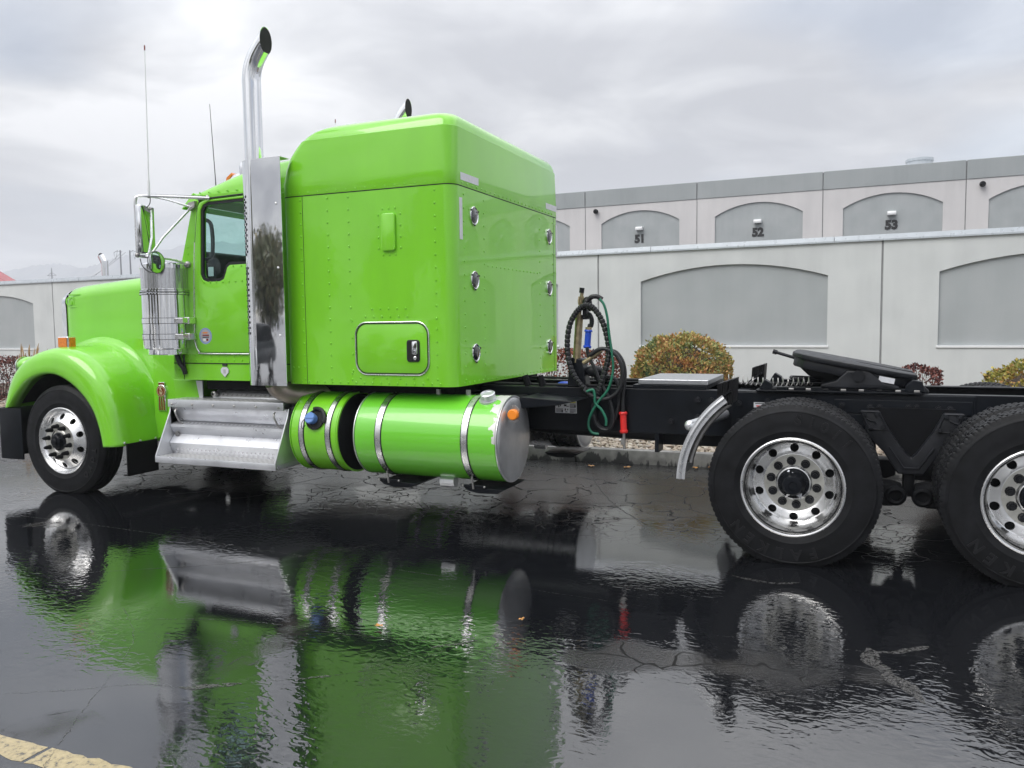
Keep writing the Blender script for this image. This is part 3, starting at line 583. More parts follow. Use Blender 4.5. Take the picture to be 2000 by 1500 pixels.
def tyre_mesh(kind):
    """profile across the tread; y = 0 is the outer sidewall plane"""
    W = .275 if kind == 'steer' else .270; R = .527; b = B(); nA = 376
    side = [(.288, .038), (.300, .022), (.318, .012), (.340, .003), (.352, .000), (.356, -.0022), (.361, -.0022), (.365, -.001), (.40, -.002), (.44, .000), (.470, .0055), (.478, .0065), (.481, .004), (.487, .006), (.493, .014)]
    if kind == 'steer': tr = [(.505, .022), (.515, .028), (.522, .036)] + [q for k in range(5) for q in ((R, .042 + k * .040), (R, .072 + k * .040), (R - .013, .073 + k * .040), (R - .013, .081 + k * .040))][:-2] + [(.522, W - .036), (.515, W - .028)]
    else: tr = [(.500, .018), (.512, .022), (.5265, .030), (R, .034), (R, .074), (R - .016, .076), (R - .016, .084), (R, .086), (R, .128), (R - .012, .130), (R - .012, .140), (R, .142), (R, .184), (R - .016, .186), (R - .016, .194), (R, .196), (R, W - .034), (.5265, W - .030), (.512, W - .022)]
    prof = side + tr + [(r, W - y) for r, y in side[::-1]]
    n = len(prof); rings = []
    for i in range(nA):
        a = 2 * PI * i / nA; ring = []
        for j, (r, y) in enumerate(prof):
            rr = r
            if kind == 'drive' and r > .5:
                ph = i % 4
                if (y < .08 or y > W - .08):
                    if ph == 0: rr = r - (.007 if r > .515 else .004)
                elif r > .52:
                    if (i + (2 if .085 < y < .13 else 0)) % 8 == 0: rr = r - .008
            elif kind == 'steer' and .51 < r < .524 and i % 3 == 0: rr = r - .0025
            z = rr * math.sin(a); x = rr * math.cos(a)
            if z < -.499: z = -.499
            ring.append((x, y, z))
        rings.append(ring)
    rings.append(rings[0]); b.loft(rings, caps=False, closed=False); return b
def ring_text(b_me, txt, a_start, r, size, sp, y):
    """raised letters round the sidewall; tops outward, reading clockwise seen from outside"""
    out = []
    for k, ch in enumerate(txt):
        if ch == ' ': continue
        me = textmesh(ch, size, .0030, .003); a = a_start - sp * k
        M = Matrix.Translation((r * math.cos(a), y, r * math.sin(a))) @ Matrix.Rotation(-(a - PI / 2), 4, 'Y') @ Matrix.Rotation(PI / 2, 4, 'X')
        me.transform(M); b_me.append(me)
def join_meshes(name, mes):
    bm = bmesh.new()
    for m in mes: bm.from_mesh(m); bpy.data.meshes.remove(m)
    me = bpy.data.meshes.new(name); bm.to_mesh(me); bm.free(); return me
FL = [(.290, .040), (.304, .030), (.313, .022), (.318, .014), (.3165, .007), (.310, .004), (.302, .007)]
def make_wheel(kind):
    if kind == 'steer':
        prof = FL + [(.296, .022), (.288, .036), (.278, .044), (.268, .043), (.262, .040), (.240, .026), (.205, .004), (.192, -.006), (.184, -.014), (.176, -.020), (.112, -.020), (.108, -.014), (.108, .05)]
        i0, i1 = 10, 14; hr, hole = .231, .0275
    else:
        prof = FL + [(.297, .018), (.2945, .035), (.290, .048), (.280, .058), (.2755, .070), (.273, .165), (.268, .190), (.258, .205), (.250, .209), (.205, .198), (.196, .194), (.190, .190), (.186, .189), (.114, .189), (.110, .193), (.110, .26)]
        i0, i1 = 14, 17; hr, hole = .227, .0272
    b = B(); b.lathe(prof[:i0 + 1], n=90); b.lathe(prof[i1:], n=90) if kind != 'x' else None
    dp = prof[i0:i1 + 1]; holed_disc(b, dp, prof[i1][0], prof[i0][0], hr, hole)
    wh_ = b.build('wheel', 'alu', None, .5)
    b = B(); b.lathe([(.184, -.0204), (.113, -.0204)] if kind == 'steer' else [(.186, .1884), (.114, .1884)], n=48); b.build('mounting_face', 'hubface', wh_, .5)
    ty = tyre_mesh(kind).build('tyre', 'rubber', wh_, .45)
    mes = []
    if kind == 'steer': ring_text(mes, 'TOYO', math.radians(-10), .425, .070, .20, -.002)
    else:
        ring_text(mes, 'FALKEN', math.radians(-72), .427, .096, .238, -.002); ring_text(mes, 'SI011', math.radians(86), .427, .090, .19, -.002)
    for me_ in mes: me_.materials.clear(); link('letter', me_, 'rubber_letter', wh_, 0)
    b = B(); zb = .24 if kind == 'drive' else .205; b.lathe([(.255, zb + .012), (.25, zb), (.10, zb), (.10, zb + .015)], n=40); b.lathe([(.25, zb), (.25, .5)], n=40); b.build('brake_drum', 'black_dull', wh_)
    if kind == 'steer':
        b = B(); b.lathe([(.106, .02), (.106, -.012), (.098, -.018), (.085, -.02)], n=32); b.build('hub_bore', 'hubface', wh_)
        b = B(); b.lathe([(.085, -.005), (.085, -.032), (.080, -.036), (.064, -.038), (.060, -.062), (.054, -.068), (.034, -.070), (.032, -.086), (.028, -.090), (.0, -.090)], n=32)
        for k in range(6): a = k * PI / 3 + .3; b.cyl((.073 * math.cos(a), -.03, .073 * math.sin(a)), (.073 * math.cos(a), -.046, .073 * math.sin(a)), .007, 6)
        b.build('hub_cap', 'black', wh_)
    else:
        b = B(); b.lathe([(.108, .26), (.108, .172), (.104, .166), (.098, .164)], n=36); b.build('hub_bore', 'alu', wh_)
        b = B(); b.lathe([(.096, .20), (.098, .150), (.094, .143), (.076, .139), (.070, .105), (.062, .088), (.060, .073), (.054, .067), (.026, .065), (.022, .071), (.0, .072)], n=36)
        for k in range(8): a = k * PI / 4 + .2; b.cyl((.085 * math.cos(a), .16, .085 * math.sin(a)), (.085 * math.cos(a), .123, .085 * math.sin(a)), .0085, 6)
        b.build('hub_cap', 'black', wh_)
        for tri in ([(-.05, .13, -.072), (-.012, .127, -.066), (-.045, .135, -.094)], [(.008, .129, -.068), (.055, .133, -.056), (.050, .135, -.098), (.034, .133, -.082)], [(-.04, .133, .078), (.0, .131, .074), (-.03, .137, .092)]):
            b = B(); b.add(tri, [tuple(range(len(tri)))]); b.build('torn_chrome', 'chrome', wh_, 0)
        b = B(); b.add([(-.075, .0092, -.284), (-.052, .0092, -.290), (-.045, .0092, -.301), (-.060, .0092, -.297), (-.070, .0092, -.296)], [(0, 1, 2, 3, 4)])
        inner = tyre_mesh('drive').build('inner_tyre', 'rubber', wh_, .45); inner.location = (0, .325, 0)
    for k in range(10):
        a = 2 * PI * k / 10 + PI / 2 + .12; x, z = .1435 * math.cos(a), .1435 * math.sin(a)
        if k == 0:
            b = B()
            if kind == 'steer': b.lathe([(.023, .0), (.023, -.010), (.0195, -.014), (.0185, -.040), (.013, -.058), (.005, -.066), (.0, -.067)], n=12)
            else: b.lathe([(.029, .0), (.029, -.007), (.0235, -.009), (.023, -.028), (.019, -.033), (.0135, -.033), (.0125, -.044), (.0, -.045)], n=10)
            nut = b.build('lug_nut', 'cast' if kind == 'drive' else 'black_dull', wh_, .5); me = nut.data
        else:
            nut = bpy.data.objects.new('lug_nut', me); COL.objects.link(nut); nut.parent = wh_
        nut.location = (x, -.0204 if kind == 'steer' else .1884, z)
    return wh_
ws = make_wheel('steer'); wd = make_wheel('drive')
AX1, AX2 = 6.525, 7.879
first = {ws.name: True, wd.name: True}
for src, x in ((ws, 0.), (wd, AX1), (wd, AX2)):
    for s in (-1, 1):
        if first.get(src.name): o = src; first[src.name] = False; o.parent = TR
        else: o = copy_tree(src, TR)
        o.location = (x, s * 1.215, .5); o.rotation_euler = (0, 0, 0 if s < 0 else PI)
        if src is wd:     # spin so that the lettering sits as it does on each wheel
            pass
# ------------------------------------------------------------------ frame, axles, underside
for s in (-1, 1):
    b = B(); y0 = s * .43; d = -s
    b.prism([(y0, .70), (y0 + d * .085, .70), (y0 + d * .085, .712), (y0 + d * .012, .715), (y0 + d * .012, 1.028), (y0 + d * .085, 1.031), (y0 + d * .085, 1.043), (y0, 1.043)] , 'x', -.55, 9.6); b.build('frame_rail', 'black', TR, 0, bevel=.005)
    b = B(); b.box(6.05, 7.62, y0 - s * .001, y0 + s * .012, .735, 1.035); b.build('rail_reinforcement', 'black', TR, 0, bevel=.003)
    b = B(); b.box(6.75, 7.60, y0 + s * .012, y0 + s * .024, .905, 1.0); b.box(6.75, 7.60, y0 + s * .012, y0 + s * .022, .74, .90); b.build('suspension_plate', 'black', TR, 0, bevel=.004)
    b = B()
    for bx, bz in ((6.80, .96), (6.98, .95), (7.04, .95), (7.22, .955), (7.27, .955), (7.40, .95), (7.47, .95), (7.15, .78), (7.28, .78), (6.1, .82), (6.1, .95), (5.80, .97), (5.80, .84), (5.90, .97), (5.60, .80), (7.7, .95), (7.85, .95), (7.85, .8), (6.3, .97), (6.45, .97), (6.2, .78)): b.cyl((bx, y0 + s * .002, bz), (bx, y0 + s * .044, bz), .0135, 6); b.cyl((bx, y0 + s * .002, bz), (bx, y0 + s * .03, bz), .021, 12)
    b.build('frame_bolts', 'cast', TR, .5, kind='stuff')
for x in (.9, 2.4, 3.9, 5.05, 6.05, 7.2, 8.6):
    b = B(); b.box(x - .05, x + .05, -.42, .42, .74, 1.0); b.build('crossmember', 'black', TR, 0, bevel=.01)
for x in (AX1, AX2):
    b = B(); b.lathe([(.11, -.80), (.085, -.60), (.085, -.25), (.19, -.16), (.23, 0), (.19, .16), (.085, .25), (.085, .60), (.11, .80)], (x, 0, .5), 'y', 20); b.build('drive_axle', 'cast', TR)
    b = B(); b.ball((x + .22, 0, .55), .18, 14, 10, (1.2, 1, 1)); b.build('differential', 'cast', TR)
b = B(); b.box(-.07, .07, -.85, .85, .36, .46); b.build('front_axle', 'cast', TR, 0, bevel=.02)
b = B(); b.box(-.45, 1.9, -.36, .36, .52, 1.45); b.build('engine', 'black_dull', TR, 0, bevel=.05)
b = B(); b.box(1.5, 4.0, -.9, .9, 1.00, 1.075); b.build('floor_frame', 'black_dull', TR, 0)
b = B(); b.cyl((1.9, 0, .75), (6.4, 0, .62), .07, 14); b.build('drive_shaft', 'cast', TR)
b = B(); b.box(2.62, 4.45, -.60, -.44, .62, .98); b.box(2.62, 4.45, .44, .60, .62, .98); b.build('tank_hanger', 'black_dull', TR, 0, bevel=.02)
# suspension V hangers and rubber bushings
for s in (-1, 1):
    V = [(6.915, .935), (7.035, .935), (7.105, .80), (7.205, .655), (7.235, .625), (7.265, .655), (7.36, .80), (7.425, .93), (7.545, .93), (7.50, .77), (7.40, .655), (7.315, .515), (7.155, .515), (7.07, .655), (6.965, .77)]
    b = B(); b.prism(V, 'y', s * .50, s * .58); h = b.build('suspension_hanger', 'cast', TR, .4, bevel=.012)
    b = B(); b.prism([(6.97, .95), (7.50, .95), (7.42, .78), (7.30, .60), (7.17, .60), (7.04, .78)], 'y', s * .455, s * .497); b.build('hanger_web', 'black_dull', TR, .4)
    for bx, bz in ((6.945, .912), (7.02, .912), (6.985, .825), (7.06, .825), (7.435, .91), (7.515, .91), (7.40, .82), (7.475, .82)):
        b = B(); b.cyl((bx, s * .578, bz), (bx, s * .592, bz), .016, 12); b.cyl((bx, s * .578, bz), (bx, s * .606, bz), .010, 6); b.build('hanger_bolt', 'cast', h, .5)
    for pad in ([(6.925, .93), (7.035, .93), (7.085, .812), (6.975, .812)], [(7.425, .925), (7.535, .925), (7.49, .805), (7.385, .805)]):
        b = B(); b.tube([(x, s * .580, z) for x, z in pad + pad[:1]], .008, 6); b.tube([(pad[0][0] + .03, s * .581, .885), (pad[0][0] + .055, s * .581, .87), (pad[0][0] + .085, s * .581, .865), (pad[0][0] + .09, s * .581, .845)], .007, 6); b.build('hanger_pad', 'cast', h, .6)
    b = B(); b.tube([(7.10, s * .582, .70), (7.19, s * .582, .56), (7.28, s * .582, .56), (7.37, s * .582, .70)], .008, 6); b.build('hanger_rib', 'cast', h, .6)
    b = B(); b.tube(spline([(2.7, s * .40, 1.055), (4.0, s * .40, 1.06), (4.6, s * .38, 1.058), (5.3, s * .39, 1.052)], 6), .013, 6); b.build('wiring_harness', 'hose', TR)
    b = B(); b.prism([(6.62, .30), (6.62, .45), (7.12, .45), (7.19, .43), (7.19, .33), (7.12, .30)], 'y', s * .42, s * .62); b.prism([(7.84, .30), (7.84, .45), (7.33, .45), (7.26, .43), (7.26, .33), (7.33, .30)], 'y', s * .42, s * .62); b.box(7.19, 7.26, s * .44, s * .56, .36, .52); b.build('torque_beam', 'black_dull', TR, .5, bevel=.015)
    for bx in (7.145, 7.305):
        b = B(); b.lathe([(.034, s * .60), (.034, s * .640), (.046, s * .646), (.060, s * .640), (.066, s * .628), (.066, s * .60)], (bx, 0, .375), 'y', 24); b.lathe([(.0, s * .612), (.034, s * .612)], (bx, 0, .375), 'y', 24); b.build('bushing', 'black_dull', TR)
# ------------------------------------------------------------------ quarter fenders ahead of the drive wheels
def qfender():
    R, cx, cz = .735, AX1, .47; A = [math.radians(178 - k * 3.2) for k in range(17)]
    b = B(); rings = []
    for a in A: rings.append([(cx + r * math.cos(a), y, cz + r * math.sin(a)) for r, y in ((R, -1.12), (R, -.58), (R - .005, -.58), (R - .005, -1.12))])
    b.loft(rings); q = b.build('quarter_fender', 'alu_rough', TR, .5)
    b = B(); b.tube([(cx + (R - .012) * math.cos(a), -1.125, cz + (R - .012) * math.sin(a)) for a in A], .013, 8); b.build('rolled_edge', 'alu', q)
    b = B(); rr_ = [[(cx + r_ * math.cos(a), y_q, cz + r_ * math.sin(a)) for r_, y_q in ((R + .012, -1.126), (R - .045, -1.128), (R - .045, -1.121), (R + .012, -1.121))] for a in A]; b.loft(rr_); b.build('fender_flange', 'alu_white', q, .5)
    b = B(); b.tube([(cx + (R - .06) * math.cos(a), -1.08, cz + (R - .06) * math.sin(a)) for a in A[3:]], .020, 8); b.build('support_tube', 'steel', q)
    tp = A[-1]; e = Vector((cx + R * math.cos(tp), 0, cz + R * math.sin(tp)))
    b = B(); M = Matrix.Translation(e) @ Matrix.Rotation(-(tp - PI / 2) , 4, 'Y'); b.box(-.16, .06, -1.12, -.80, -.004, .012, M); b.build('fender_hinge', 'black_dull', q, 0, bevel=.004)
    b = B(); M2 = Matrix.Translation(e + Vector((-.03, 0, -.01))) @ Matrix.Rotation(math.radians(14), 4, 'Y')
    for k in range(3): b.prism([(6.035 + k * .036, .975 + k * .012), (6.069 + k * .036, .987 + k * .012), (6.079 + k * .036, 1.150 + k * .012), (6.045 + k * .036, 1.142 + k * .012)], 'y', -1.10 - .006 * (k % 2), -.86)
    b.build('rubber_flap', 'flap', q, 0, bevel=.003)
    b = B(); b.cyl((5.86, -1.08, .855), (6.0, -.44, .87), .034, 14); b.ball((5.86, -1.08, .855), .036, 12, 8); b.build('mounting_pipe', 'alu_rough', q)
    return q
q = qfender(); both(q)
# ------------------------------------------------------------------ fifth wheel and deck
PV = Matrix.Translation((6.90, 0, 1.205)) @ Matrix.Rotation(math.radians(11.0), 4, 'Y')
outl = [(-.46, -.20), (-.445, -.30), (-.38, -.40), (-.26, -.455), (.10, -.465), (.26, -.43), (.38, -.34), (.38, -.10), (.20, -.055), (.02, -.05), (-.02, -.03), (-.02, .03), (.02, .05), (.20, .055), (.38, .10), (.38, .34), (.26, .43), (.10, .465), (-.26, .455), (-.38, .40), (-.445, .30), (-.46, .20)]
b = B(); o_ = len(b.v); b.prism(outl, 'z', .0, .035); b.prism([(x * .96, y * .955) for x, y in outl], 'z', -.065, .0); b.v = [tuple(PV @ Vector(p)) for p in b.v]; fw_ = b.build('fifth_wheel_plate', 'cast', TR, .5, bevel=.007)
for s in (-1, 1):
    b = B(); pr = [(.25, .034), (.34, .034), (.47, -.055), (.47, -.09), (.36, -.075), (.25, -.07)]; b.prism(pr, 'y', s * .10, s * .34); b.v = [tuple(PV @ Vector(p)) for p in b.v]; b.build('ramp', 'cast', fw_, .5, bevel=.008)
    b = B(); b.prism([(6.66, 1.075), (7.16, 1.075), (7.16, 1.095), (7.06, 1.115), (6.97, 1.20), (6.83, 1.20), (6.76, 1.13), (6.66, 1.10)], 'y', s * .36, s * .46); b.build('pivot_bracket', 'cast', TR, .4, bevel=.01)
    b = B(); b.cyl((6.90, s * .35, 1.165), (6.90, s * .475, 1.165), .04, 18); b.build('pivot_pin', 'cast', TR)
    b = B(); b.box(6.22, 7.30, s * .33, s * .47, 1.044, 1.056); b.box(6.30, 7.26, s * .36, s * .44, 1.057, 1.078); b.build('slide_rail', 'black', TR, 0, bevel=.003)
    for k in range(9):
        b = B(); b.box(6.33 + k * .115, 6.365 + k * .115, s * .445, s * .465, 1.0565, 1.072); b.build('slide_tooth', 'steel' if k % 3 else 'cast', TR, 0, bevel=.003)
    b = B(); b.prism([(6.24, 1.057), (6.34, 1.057), (6.33, 1.10), (6.28, 1.13), (6.26, 1.10)], 'y', s * .35, s * .45); b.build('rail_stop', 'black', TR, 0, bevel=.005); b = B(); b.prism([(7.20, 1.057), (7.32, 1.057), (7.30, 1.13), (7.24, 1.14), (7.20, 1.10)], 'y', s * .33, s * .45); b.build('rail_stop', 'black', TR, 0, bevel=.005)
b = B(); b.prism([(-.40, -.067), (-.05, -.067), (-.08, -.13), (-.20, -.15), (-.32, -.12)], 'y', -.20, .20); b.v = [tuple(PV @ Vector(p)) for p in b.v]; b.build('lock_mechanism', 'cast', fw_, .5, bevel=.01)
b = B(); c0 = PV @ Vector((-.44, -.06, -.02)); c1 = PV @ Vector((-.58, -.06, -.005)); b.cyl(c0, c1, .012, 8); b.cyl(c1, c1 + (c1 - c0) * .22, .019, 6); b.build('release_rod', 'cast', fw_)
b = B(); M = PV; b.box(.14, .24, -.4475, -.4455, -.05, -.012, PV); b.build('warning_label', 'white_tape', fw_, 0)
b = B(); b.tube(spline([(6.46, -.25, 1.13), (6.60, -.25, 1.125), (6.66, -.18, 1.12), (6.62, -.08, 1.12), (6.48, -.06, 1.125), (6.44, -.15, 1.13), (6.46, -.25, 1.13)], 6), .012, 8); b.build('release_handle', 'cast', TR)
# coiled spring lying on the frame
coil = []
for k in range(17 * 12):
    u = k / 204; ax = Vector((6.00 + .60 * u, -.33, 1.125 - .018 * math.sin(PI * u) - .01 * u)); a = 2 * PI * k / 12; coil.append(ax + Vector((.004 * math.cos(a), .030 * math.cos(a), .030 * math.sin(a))))
b = B(); b.tube(coil, .0042, 5); b.build('coil_spring', 'steel', TR)
t = NT('checker_plate'); P = t.mapped(t.pos(), (1, 1, 1), (0, 0, PI / 4)); v = t.vor(26, 'F1', t.mapped(P, (1, 2.6, .01)), rnd=0); t.set(color=(.50, .51, .53), metal=.9, rough=.30, normal=t.bump(t.ramp(v, [(.18, 1.), (.34, 0.)]), .004, .8)); MT['checker'] = t.m
b = B(); b.box(5.33, 5.865, -.38, .40, 1.075, 1.112); b.build('deck_plate', 'checker', TR, 0, bevel=.004)
b = B(); b.box(5.30, 5.86, -.42, .44, 1.0442, 1.072); b.build('deck_support', 'black', TR, 0)
# ------------------------------------------------------------------ tanks
TY, TZ, TRD = -.905, .680, .328
def tank(x0, x1, mat, nm, end_mat):
    b = B(); b.lathe([(TRD - .012, x0), (TRD, x0 + .012), (TRD, x1 - .012), (TRD - .012, x1)], (0, TY, TZ), 'x', 64); t_ = b.build(nm, mat, TR, .5)
    for x, s in ((x0, -1), (x1, 1)):
        b = B(); b.lathe([(TRD - .010, x + s * .001), (TRD - .016, x + s * .006), (TRD - .05, x + s * .016), (.12, x + s * .028), (.0, x + s * .031)], (0, TY, TZ), 'x', 64); b.build('end_cap', end_mat[0 if s < 0 else 1], t_, .8)
        b = B(); b.lathe([(TRD - .012, x - s * .004), (TRD + .0025, x - s * .003), (TRD + .0025, x + s * .004), (TRD - .012, x + s * .005)], (0, TY, TZ), 'x', 64); b.build('end_seam', 'alu_rough' if end_mat[1] == 'alu_rough' else mat, t_, .5)
    return t_
def strap(par, x, w=.046, brk=True):
    b = B(); b.lathe([(TRD + .001, x - w / 2 - .008), (TRD + .003, x - w / 2 - .008), (TRD + .003, x + w / 2 + .008), (TRD + .001, x + w / 2 + .008)], (0, TY, TZ), 'x', 64); b.build('strap_liner', 'hose', par, .5)
    b = B(); b.lathe([(TRD + .0031, x - w / 2), (TRD + .006, x - w / 2), (TRD + .006, x + w / 2), (TRD + .0031, x + w / 2)], (0, TY, TZ), 'x', 64); b.build('strap', 'alu', par, .5)
    if not brk: return
    b = B(); b.box(x - .09, x + .12, TY - .20, TY - .185, TZ - .355, TZ - .335); b.prism([(x - .08, TZ - .355), (x + .26, TZ - .36), (x + .20, TZ - .395), (x + .05, TZ - .40), (x - .04, TZ - .385)], 'y', TY - .19, TY + .25); b.build('tank_bracket', 'black', par, 0, bevel=.004)
    b = B()
    for k in (-.075, .105): b.ball((x + k, TY - .202, TZ - .345), .0095, 8, 5)
    b.cyl((x + .005, TY - .21, TZ - .27), (x + .012, TY - .20, TZ - .365), .008, 8); b.build('strap_bolt', 'steel', par)
fuel = tank(3.275, 4.492, 'tank', 'fuel_tank', ('alu_rough', 'alu_rough')); strap(fuel, 3.495); strap(fuel, 4.235)
b = B(); cM = Matrix.Translation((4.345, TY - .12, TZ + .305)) @ Matrix.Rotation(math.radians(21), 4, 'X'); b.lathe([(.072, -.02), (.072, .006), (.052, .008), (.052, .020), (.058, .024), (.058, .052), (.050, .058), (.046, .050), (.0, .050)], (0, 0, 0), 'z', 18); b.v = [tuple(cM @ Vector(p)) for p in b.v]; b.build('filler_cap', 'alu_rough', fuel, .5)
for cxp in (3.86, 4.12):
    b = B(); b.cyl((cxp, TY + .0, TZ + .32), (cxp, TY, TZ + .365), .02, 8); b.build('tank_fitting', 'steel', fuel)
b = B(); b.cyl((3.93, TY - .1, TZ - .34), (4.05, TY - .1, TZ - .34), .045, 10); b.build('drain_plug', 'alu_rough', fuel)
deft = tank(2.665, 3.115, 'green', 'fluid_tank', ('green', 'black_dull')); strap(deft, 2.775, .040, False); strap(deft, 3.030, .040, False)
b = B(); fm = Matrix.Translation((2.905, TY - .305, TZ + .125)) @ Matrix.Rotation(math.radians(68), 4, 'X'); b.lathe([(.085, .0), (.085, .012), (.074, .014), (.070, .004), (.0, .004)], n=28, axis='z'); b.v = [tuple(fm @ Vector(p)) for p in b.v]; b.build('filler_recess', 'sooty', deft)
b = B(); b.lathe([(.040, .0), (.040, .02), (.035, .03), (.046, .032), (.046, .056), (.040, .062), (.0, .062)], n=20, axis='z'); b.box(-.042, .042, -.006, .006, .062, .068); b.v = [tuple(fm @ Vector((p[0] - .02, p[1], p[2]))) for p in b.v]; b.build('blue_cap', 'blue_cap', deft, .5)
b = B(); b.tube([tuple(fm @ Vector((.09 * math.cos(a), .09 * math.sin(a), .012))) for a in [k * .2 - .3 for k in range(12)]], .016, 8); b.build('filler_lip', 'hose', deft)
b = B(); b.tube([tuple(fm @ Vector(p)) for p in spline([(-.06, -.02, .07), (-.09, -.05, .05), (-.08, -.09, .04), (-.05, -.06, .05)], 5)], .003, 5); b.build('cap_tether', 'hose', deft)
f2 = both(fuel); both(deft)
f2.data.materials[0] = MT['alu']
# orange cap on its bracket, label, frame step bracket
b = B(); b.prism([(4.42, .955), (4.52, .99), (4.95, .965), (4.80, .93), (4.52, .90)], 'y', -.78, -.44); b.build('step_bracket', 'black', TR, 0, bevel=.006)
b = B(); b.prism([(4.58, .82), (4.62, .80), (4.66, .82), (4.665, .90), (4.63, .935), (4.60, .93), (4.575, .88)], 'y', -1.06, -1.05); oc = b.build('plug_bracket', 'steel', TR, 0); oc.location = (-.055, 0, .02)
b = B(); b.lathe([(.0, -1.095), (.033, -1.094), (.040, -1.088), (.040, -1.058), (.034, -1.052)], (4.565, 0, .885), 'y', 24); b.build('orange_plug', 'orange', TR)
lab = B(); lab.box(4.665, 4.845, -.4335, -.4305, .835, .935); lb = lab.build('warning_label', 'sill', TR, 0, label='white warning label with orange and yellow headers on the frame rail')
def dec(x0, x1, z0, z1, m, y=-.4345):
    b = B(); b.box(x0, x1, y, y + .0008, z0, z1); b.build('print', m, lb, 0)
dec(4.672, 4.728, .918, .930, 'print_orange'); dec(4.788, 4.838, .918, .930, 'print_yellow'); dec(4.672, 4.730, .840, .873, 'print_grey'); dec(4.788, 4.838, .880, .914, 'print_grey'); dec(4.788, 4.838, .840, .874, 'print_grey')
for a in ((4.690, 4.700, .880, .905), (4.705, 4.714, .888, .902), (4.738, 4.760, .890, .905), (4.760, 4.780, .887, .892), (4.745, 4.755, .855, .872), (4.766, 4.774, .858, .870), (4.748, 4.768, .842, .848), (4.718, 4.730, .8405, .860), (4.826, 4.838, .8805, .9), (4.79, 4.826, .8805, .886), (4.79, 4.82, .8405, .846)): dec(*a, 'print_black', -.4349)
b = B(); b.box(6.205, 6.29, -.4455, -.4435, .925, .962); l2 = b.build('white_label', 'white_tape', TR, 0)
b = B(); b.box(6.215, 6.28, -.4462, -.4457, .951, .957); b.build('print', 'print_black', l2, 0)
b = B(); b.box(6.222, 6.272, -.4462, -.4457, .932, .940); b.build('print', 'red', l2, 0)
b = B(); b.prism([(5.48, .56), (5.51, .56), (5.51, .70), (5.48, .70)], 'y', -.46, -.30); b.box(5.51, 6.05, -.30, -.28, .60, .70); b.build('lower_bracket', 'black', TR, 0)
# ------------------------------------------------------------------ cab steps and battery box
st = empty('cab_steps'); st.parent = TR
def stp(b, nm, m='alu_white', bv=.004): return b.build(nm, m, TR, .5, bevel=bv)
t = NT('dimpled_tread'); P = t.mapped(t.pos(), (1, 1, .01), (0, 0, 0)); v = t.vor(19, 'F1', P, rnd=.0); t.set(color=t.ramp(v, [(.12, (.30, .29, .27)), (.3, (.62, .62, .62))]), metal=.5, rough=.36, normal=t.bump(t.ramp(v, [(.12, 0.), (.34, 1.)]), .006, .8)); MT['tread'] = t.m
bpy.data.objects.remove(st)
b = B(); b.box(1.19, 2.51, -1.235, -1.215, .368, .425); b.box(1.19, 2.51, -1.2149, -.90, .405, .420); sx = stp(b, 'lower_step')
b = B(); b.box(1.20, 2.50, -1.212, -.91, .4203, .4243); b.build('step_tread', 'tread', sx, 0)
b = B(); b.box(1.20, 2.48, -1.075, -1.055, .845, .915); b.box(1.20, 2.48, -1.0549, -.74, .895, .911); sx = stp(b, 'upper_step')
b = B(); b.box(1.21, 2.47, -1.052, -.75, .9113, .9153); b.build('step_tread', 'tread', sx, 0)
b = B()
for k in range(6): b.ball((1.25 + k * .236, -1.076, .872), .011, 8, 5)
b.build('step_rivet', 'steel', sx)
fold = [(-1.058, .858), (-.965, .715), (-1.065, .690), (-1.068, .668), (-1.015, .598), (-1.085, .525), (-1.04, .424)]
b = B(); b.prism(fold + [(y + .016, z + .004) for y, z in fold[::-1]], 'x', 1.2105, 2.4905); sx = b.build('riser', 'alu_white', TR, .3)
b = B()
for k in range(26):
    for (y_a, z_a, y_b, z_b, f) in ((-.965, .715, -1.065, .690, .55),):
        yc, zc_ = y_a + (y_b - y_a) * f, z_a + (z_b - z_a) * f + .0012; b.add([(1.31 + k * .045 + .012 * math.cos(q), yc + .014 * math.sin(q), zc_ - .0035 * -math.sin(q)) for q in [2 * PI * j / 8 for j in range(8)]], [tuple(range(8))])
    b.add([(1.29 + k * .046 + .010 * math.cos(q), -1.0635 + .0, .474 + .014 * math.sin(q)) if False else (1.29 + k * .046 + .010 * math.cos(q), -1.0645 + .0065 * -math.sin(q) * -.9, .474 + .014 * math.sin(q)) for q in [2 * PI * j / 8 for j in range(8)]], [tuple(range(8))])
b.build('riser_holes', 'print_grey', sx, 0, kind='stuff')
for x0, x1 in ((1.192, 1.206), (2.494, 2.508)):
    b = B(); b.prism([(-1.236, .372), (-1.236, .425), (-1.055, .80), (-1.04, .86), (-.75, .90), (-.75, .372)], 'x', x0, x1); stp(b, 'step_side', bv=.003)
for x in (1.29, 2.38):
    b = B(); b.tube(spline([(x, -1.06, .83), (x + .005, -1.085, .80), (x + .035, -1.07, .72), (x + .055, -1.045, .69), (x + .075, -1.035, .685)], 6), .008, 8); b.build('lid_handle', 'steel', TR)
b = B(); b.cyl((1.255, -1.0, .60), (1.255, -1.04, .60), .022, 12); b.build('latch', 'steel', TR)
b = B(); b.prism([(-.86, .925), (-.80, .985), (-.70, .998), (-.55, .998), (-.55, .92), (-.86, .915)], 'x', 1.52, 2.50); sx = stp(b, 'cab_rail', 'alu_rough')
b = B(); b.prism([(-.858, .933), (-.83, .962), (-.826, .958), (-.854, .929)], 'x', 1.60, 2.42); b.build('rail_tread', 'tread', sx, 0)
for x in (1.56, 2.45):
    b = B(); b.lathe([(.026, -.89), (.026, -.85), (.012, -.845), (.012, -.9), (.026, -.89)], (x, 0, .955), 'y', 14); b.build('rail_clip', 'steel', TR)
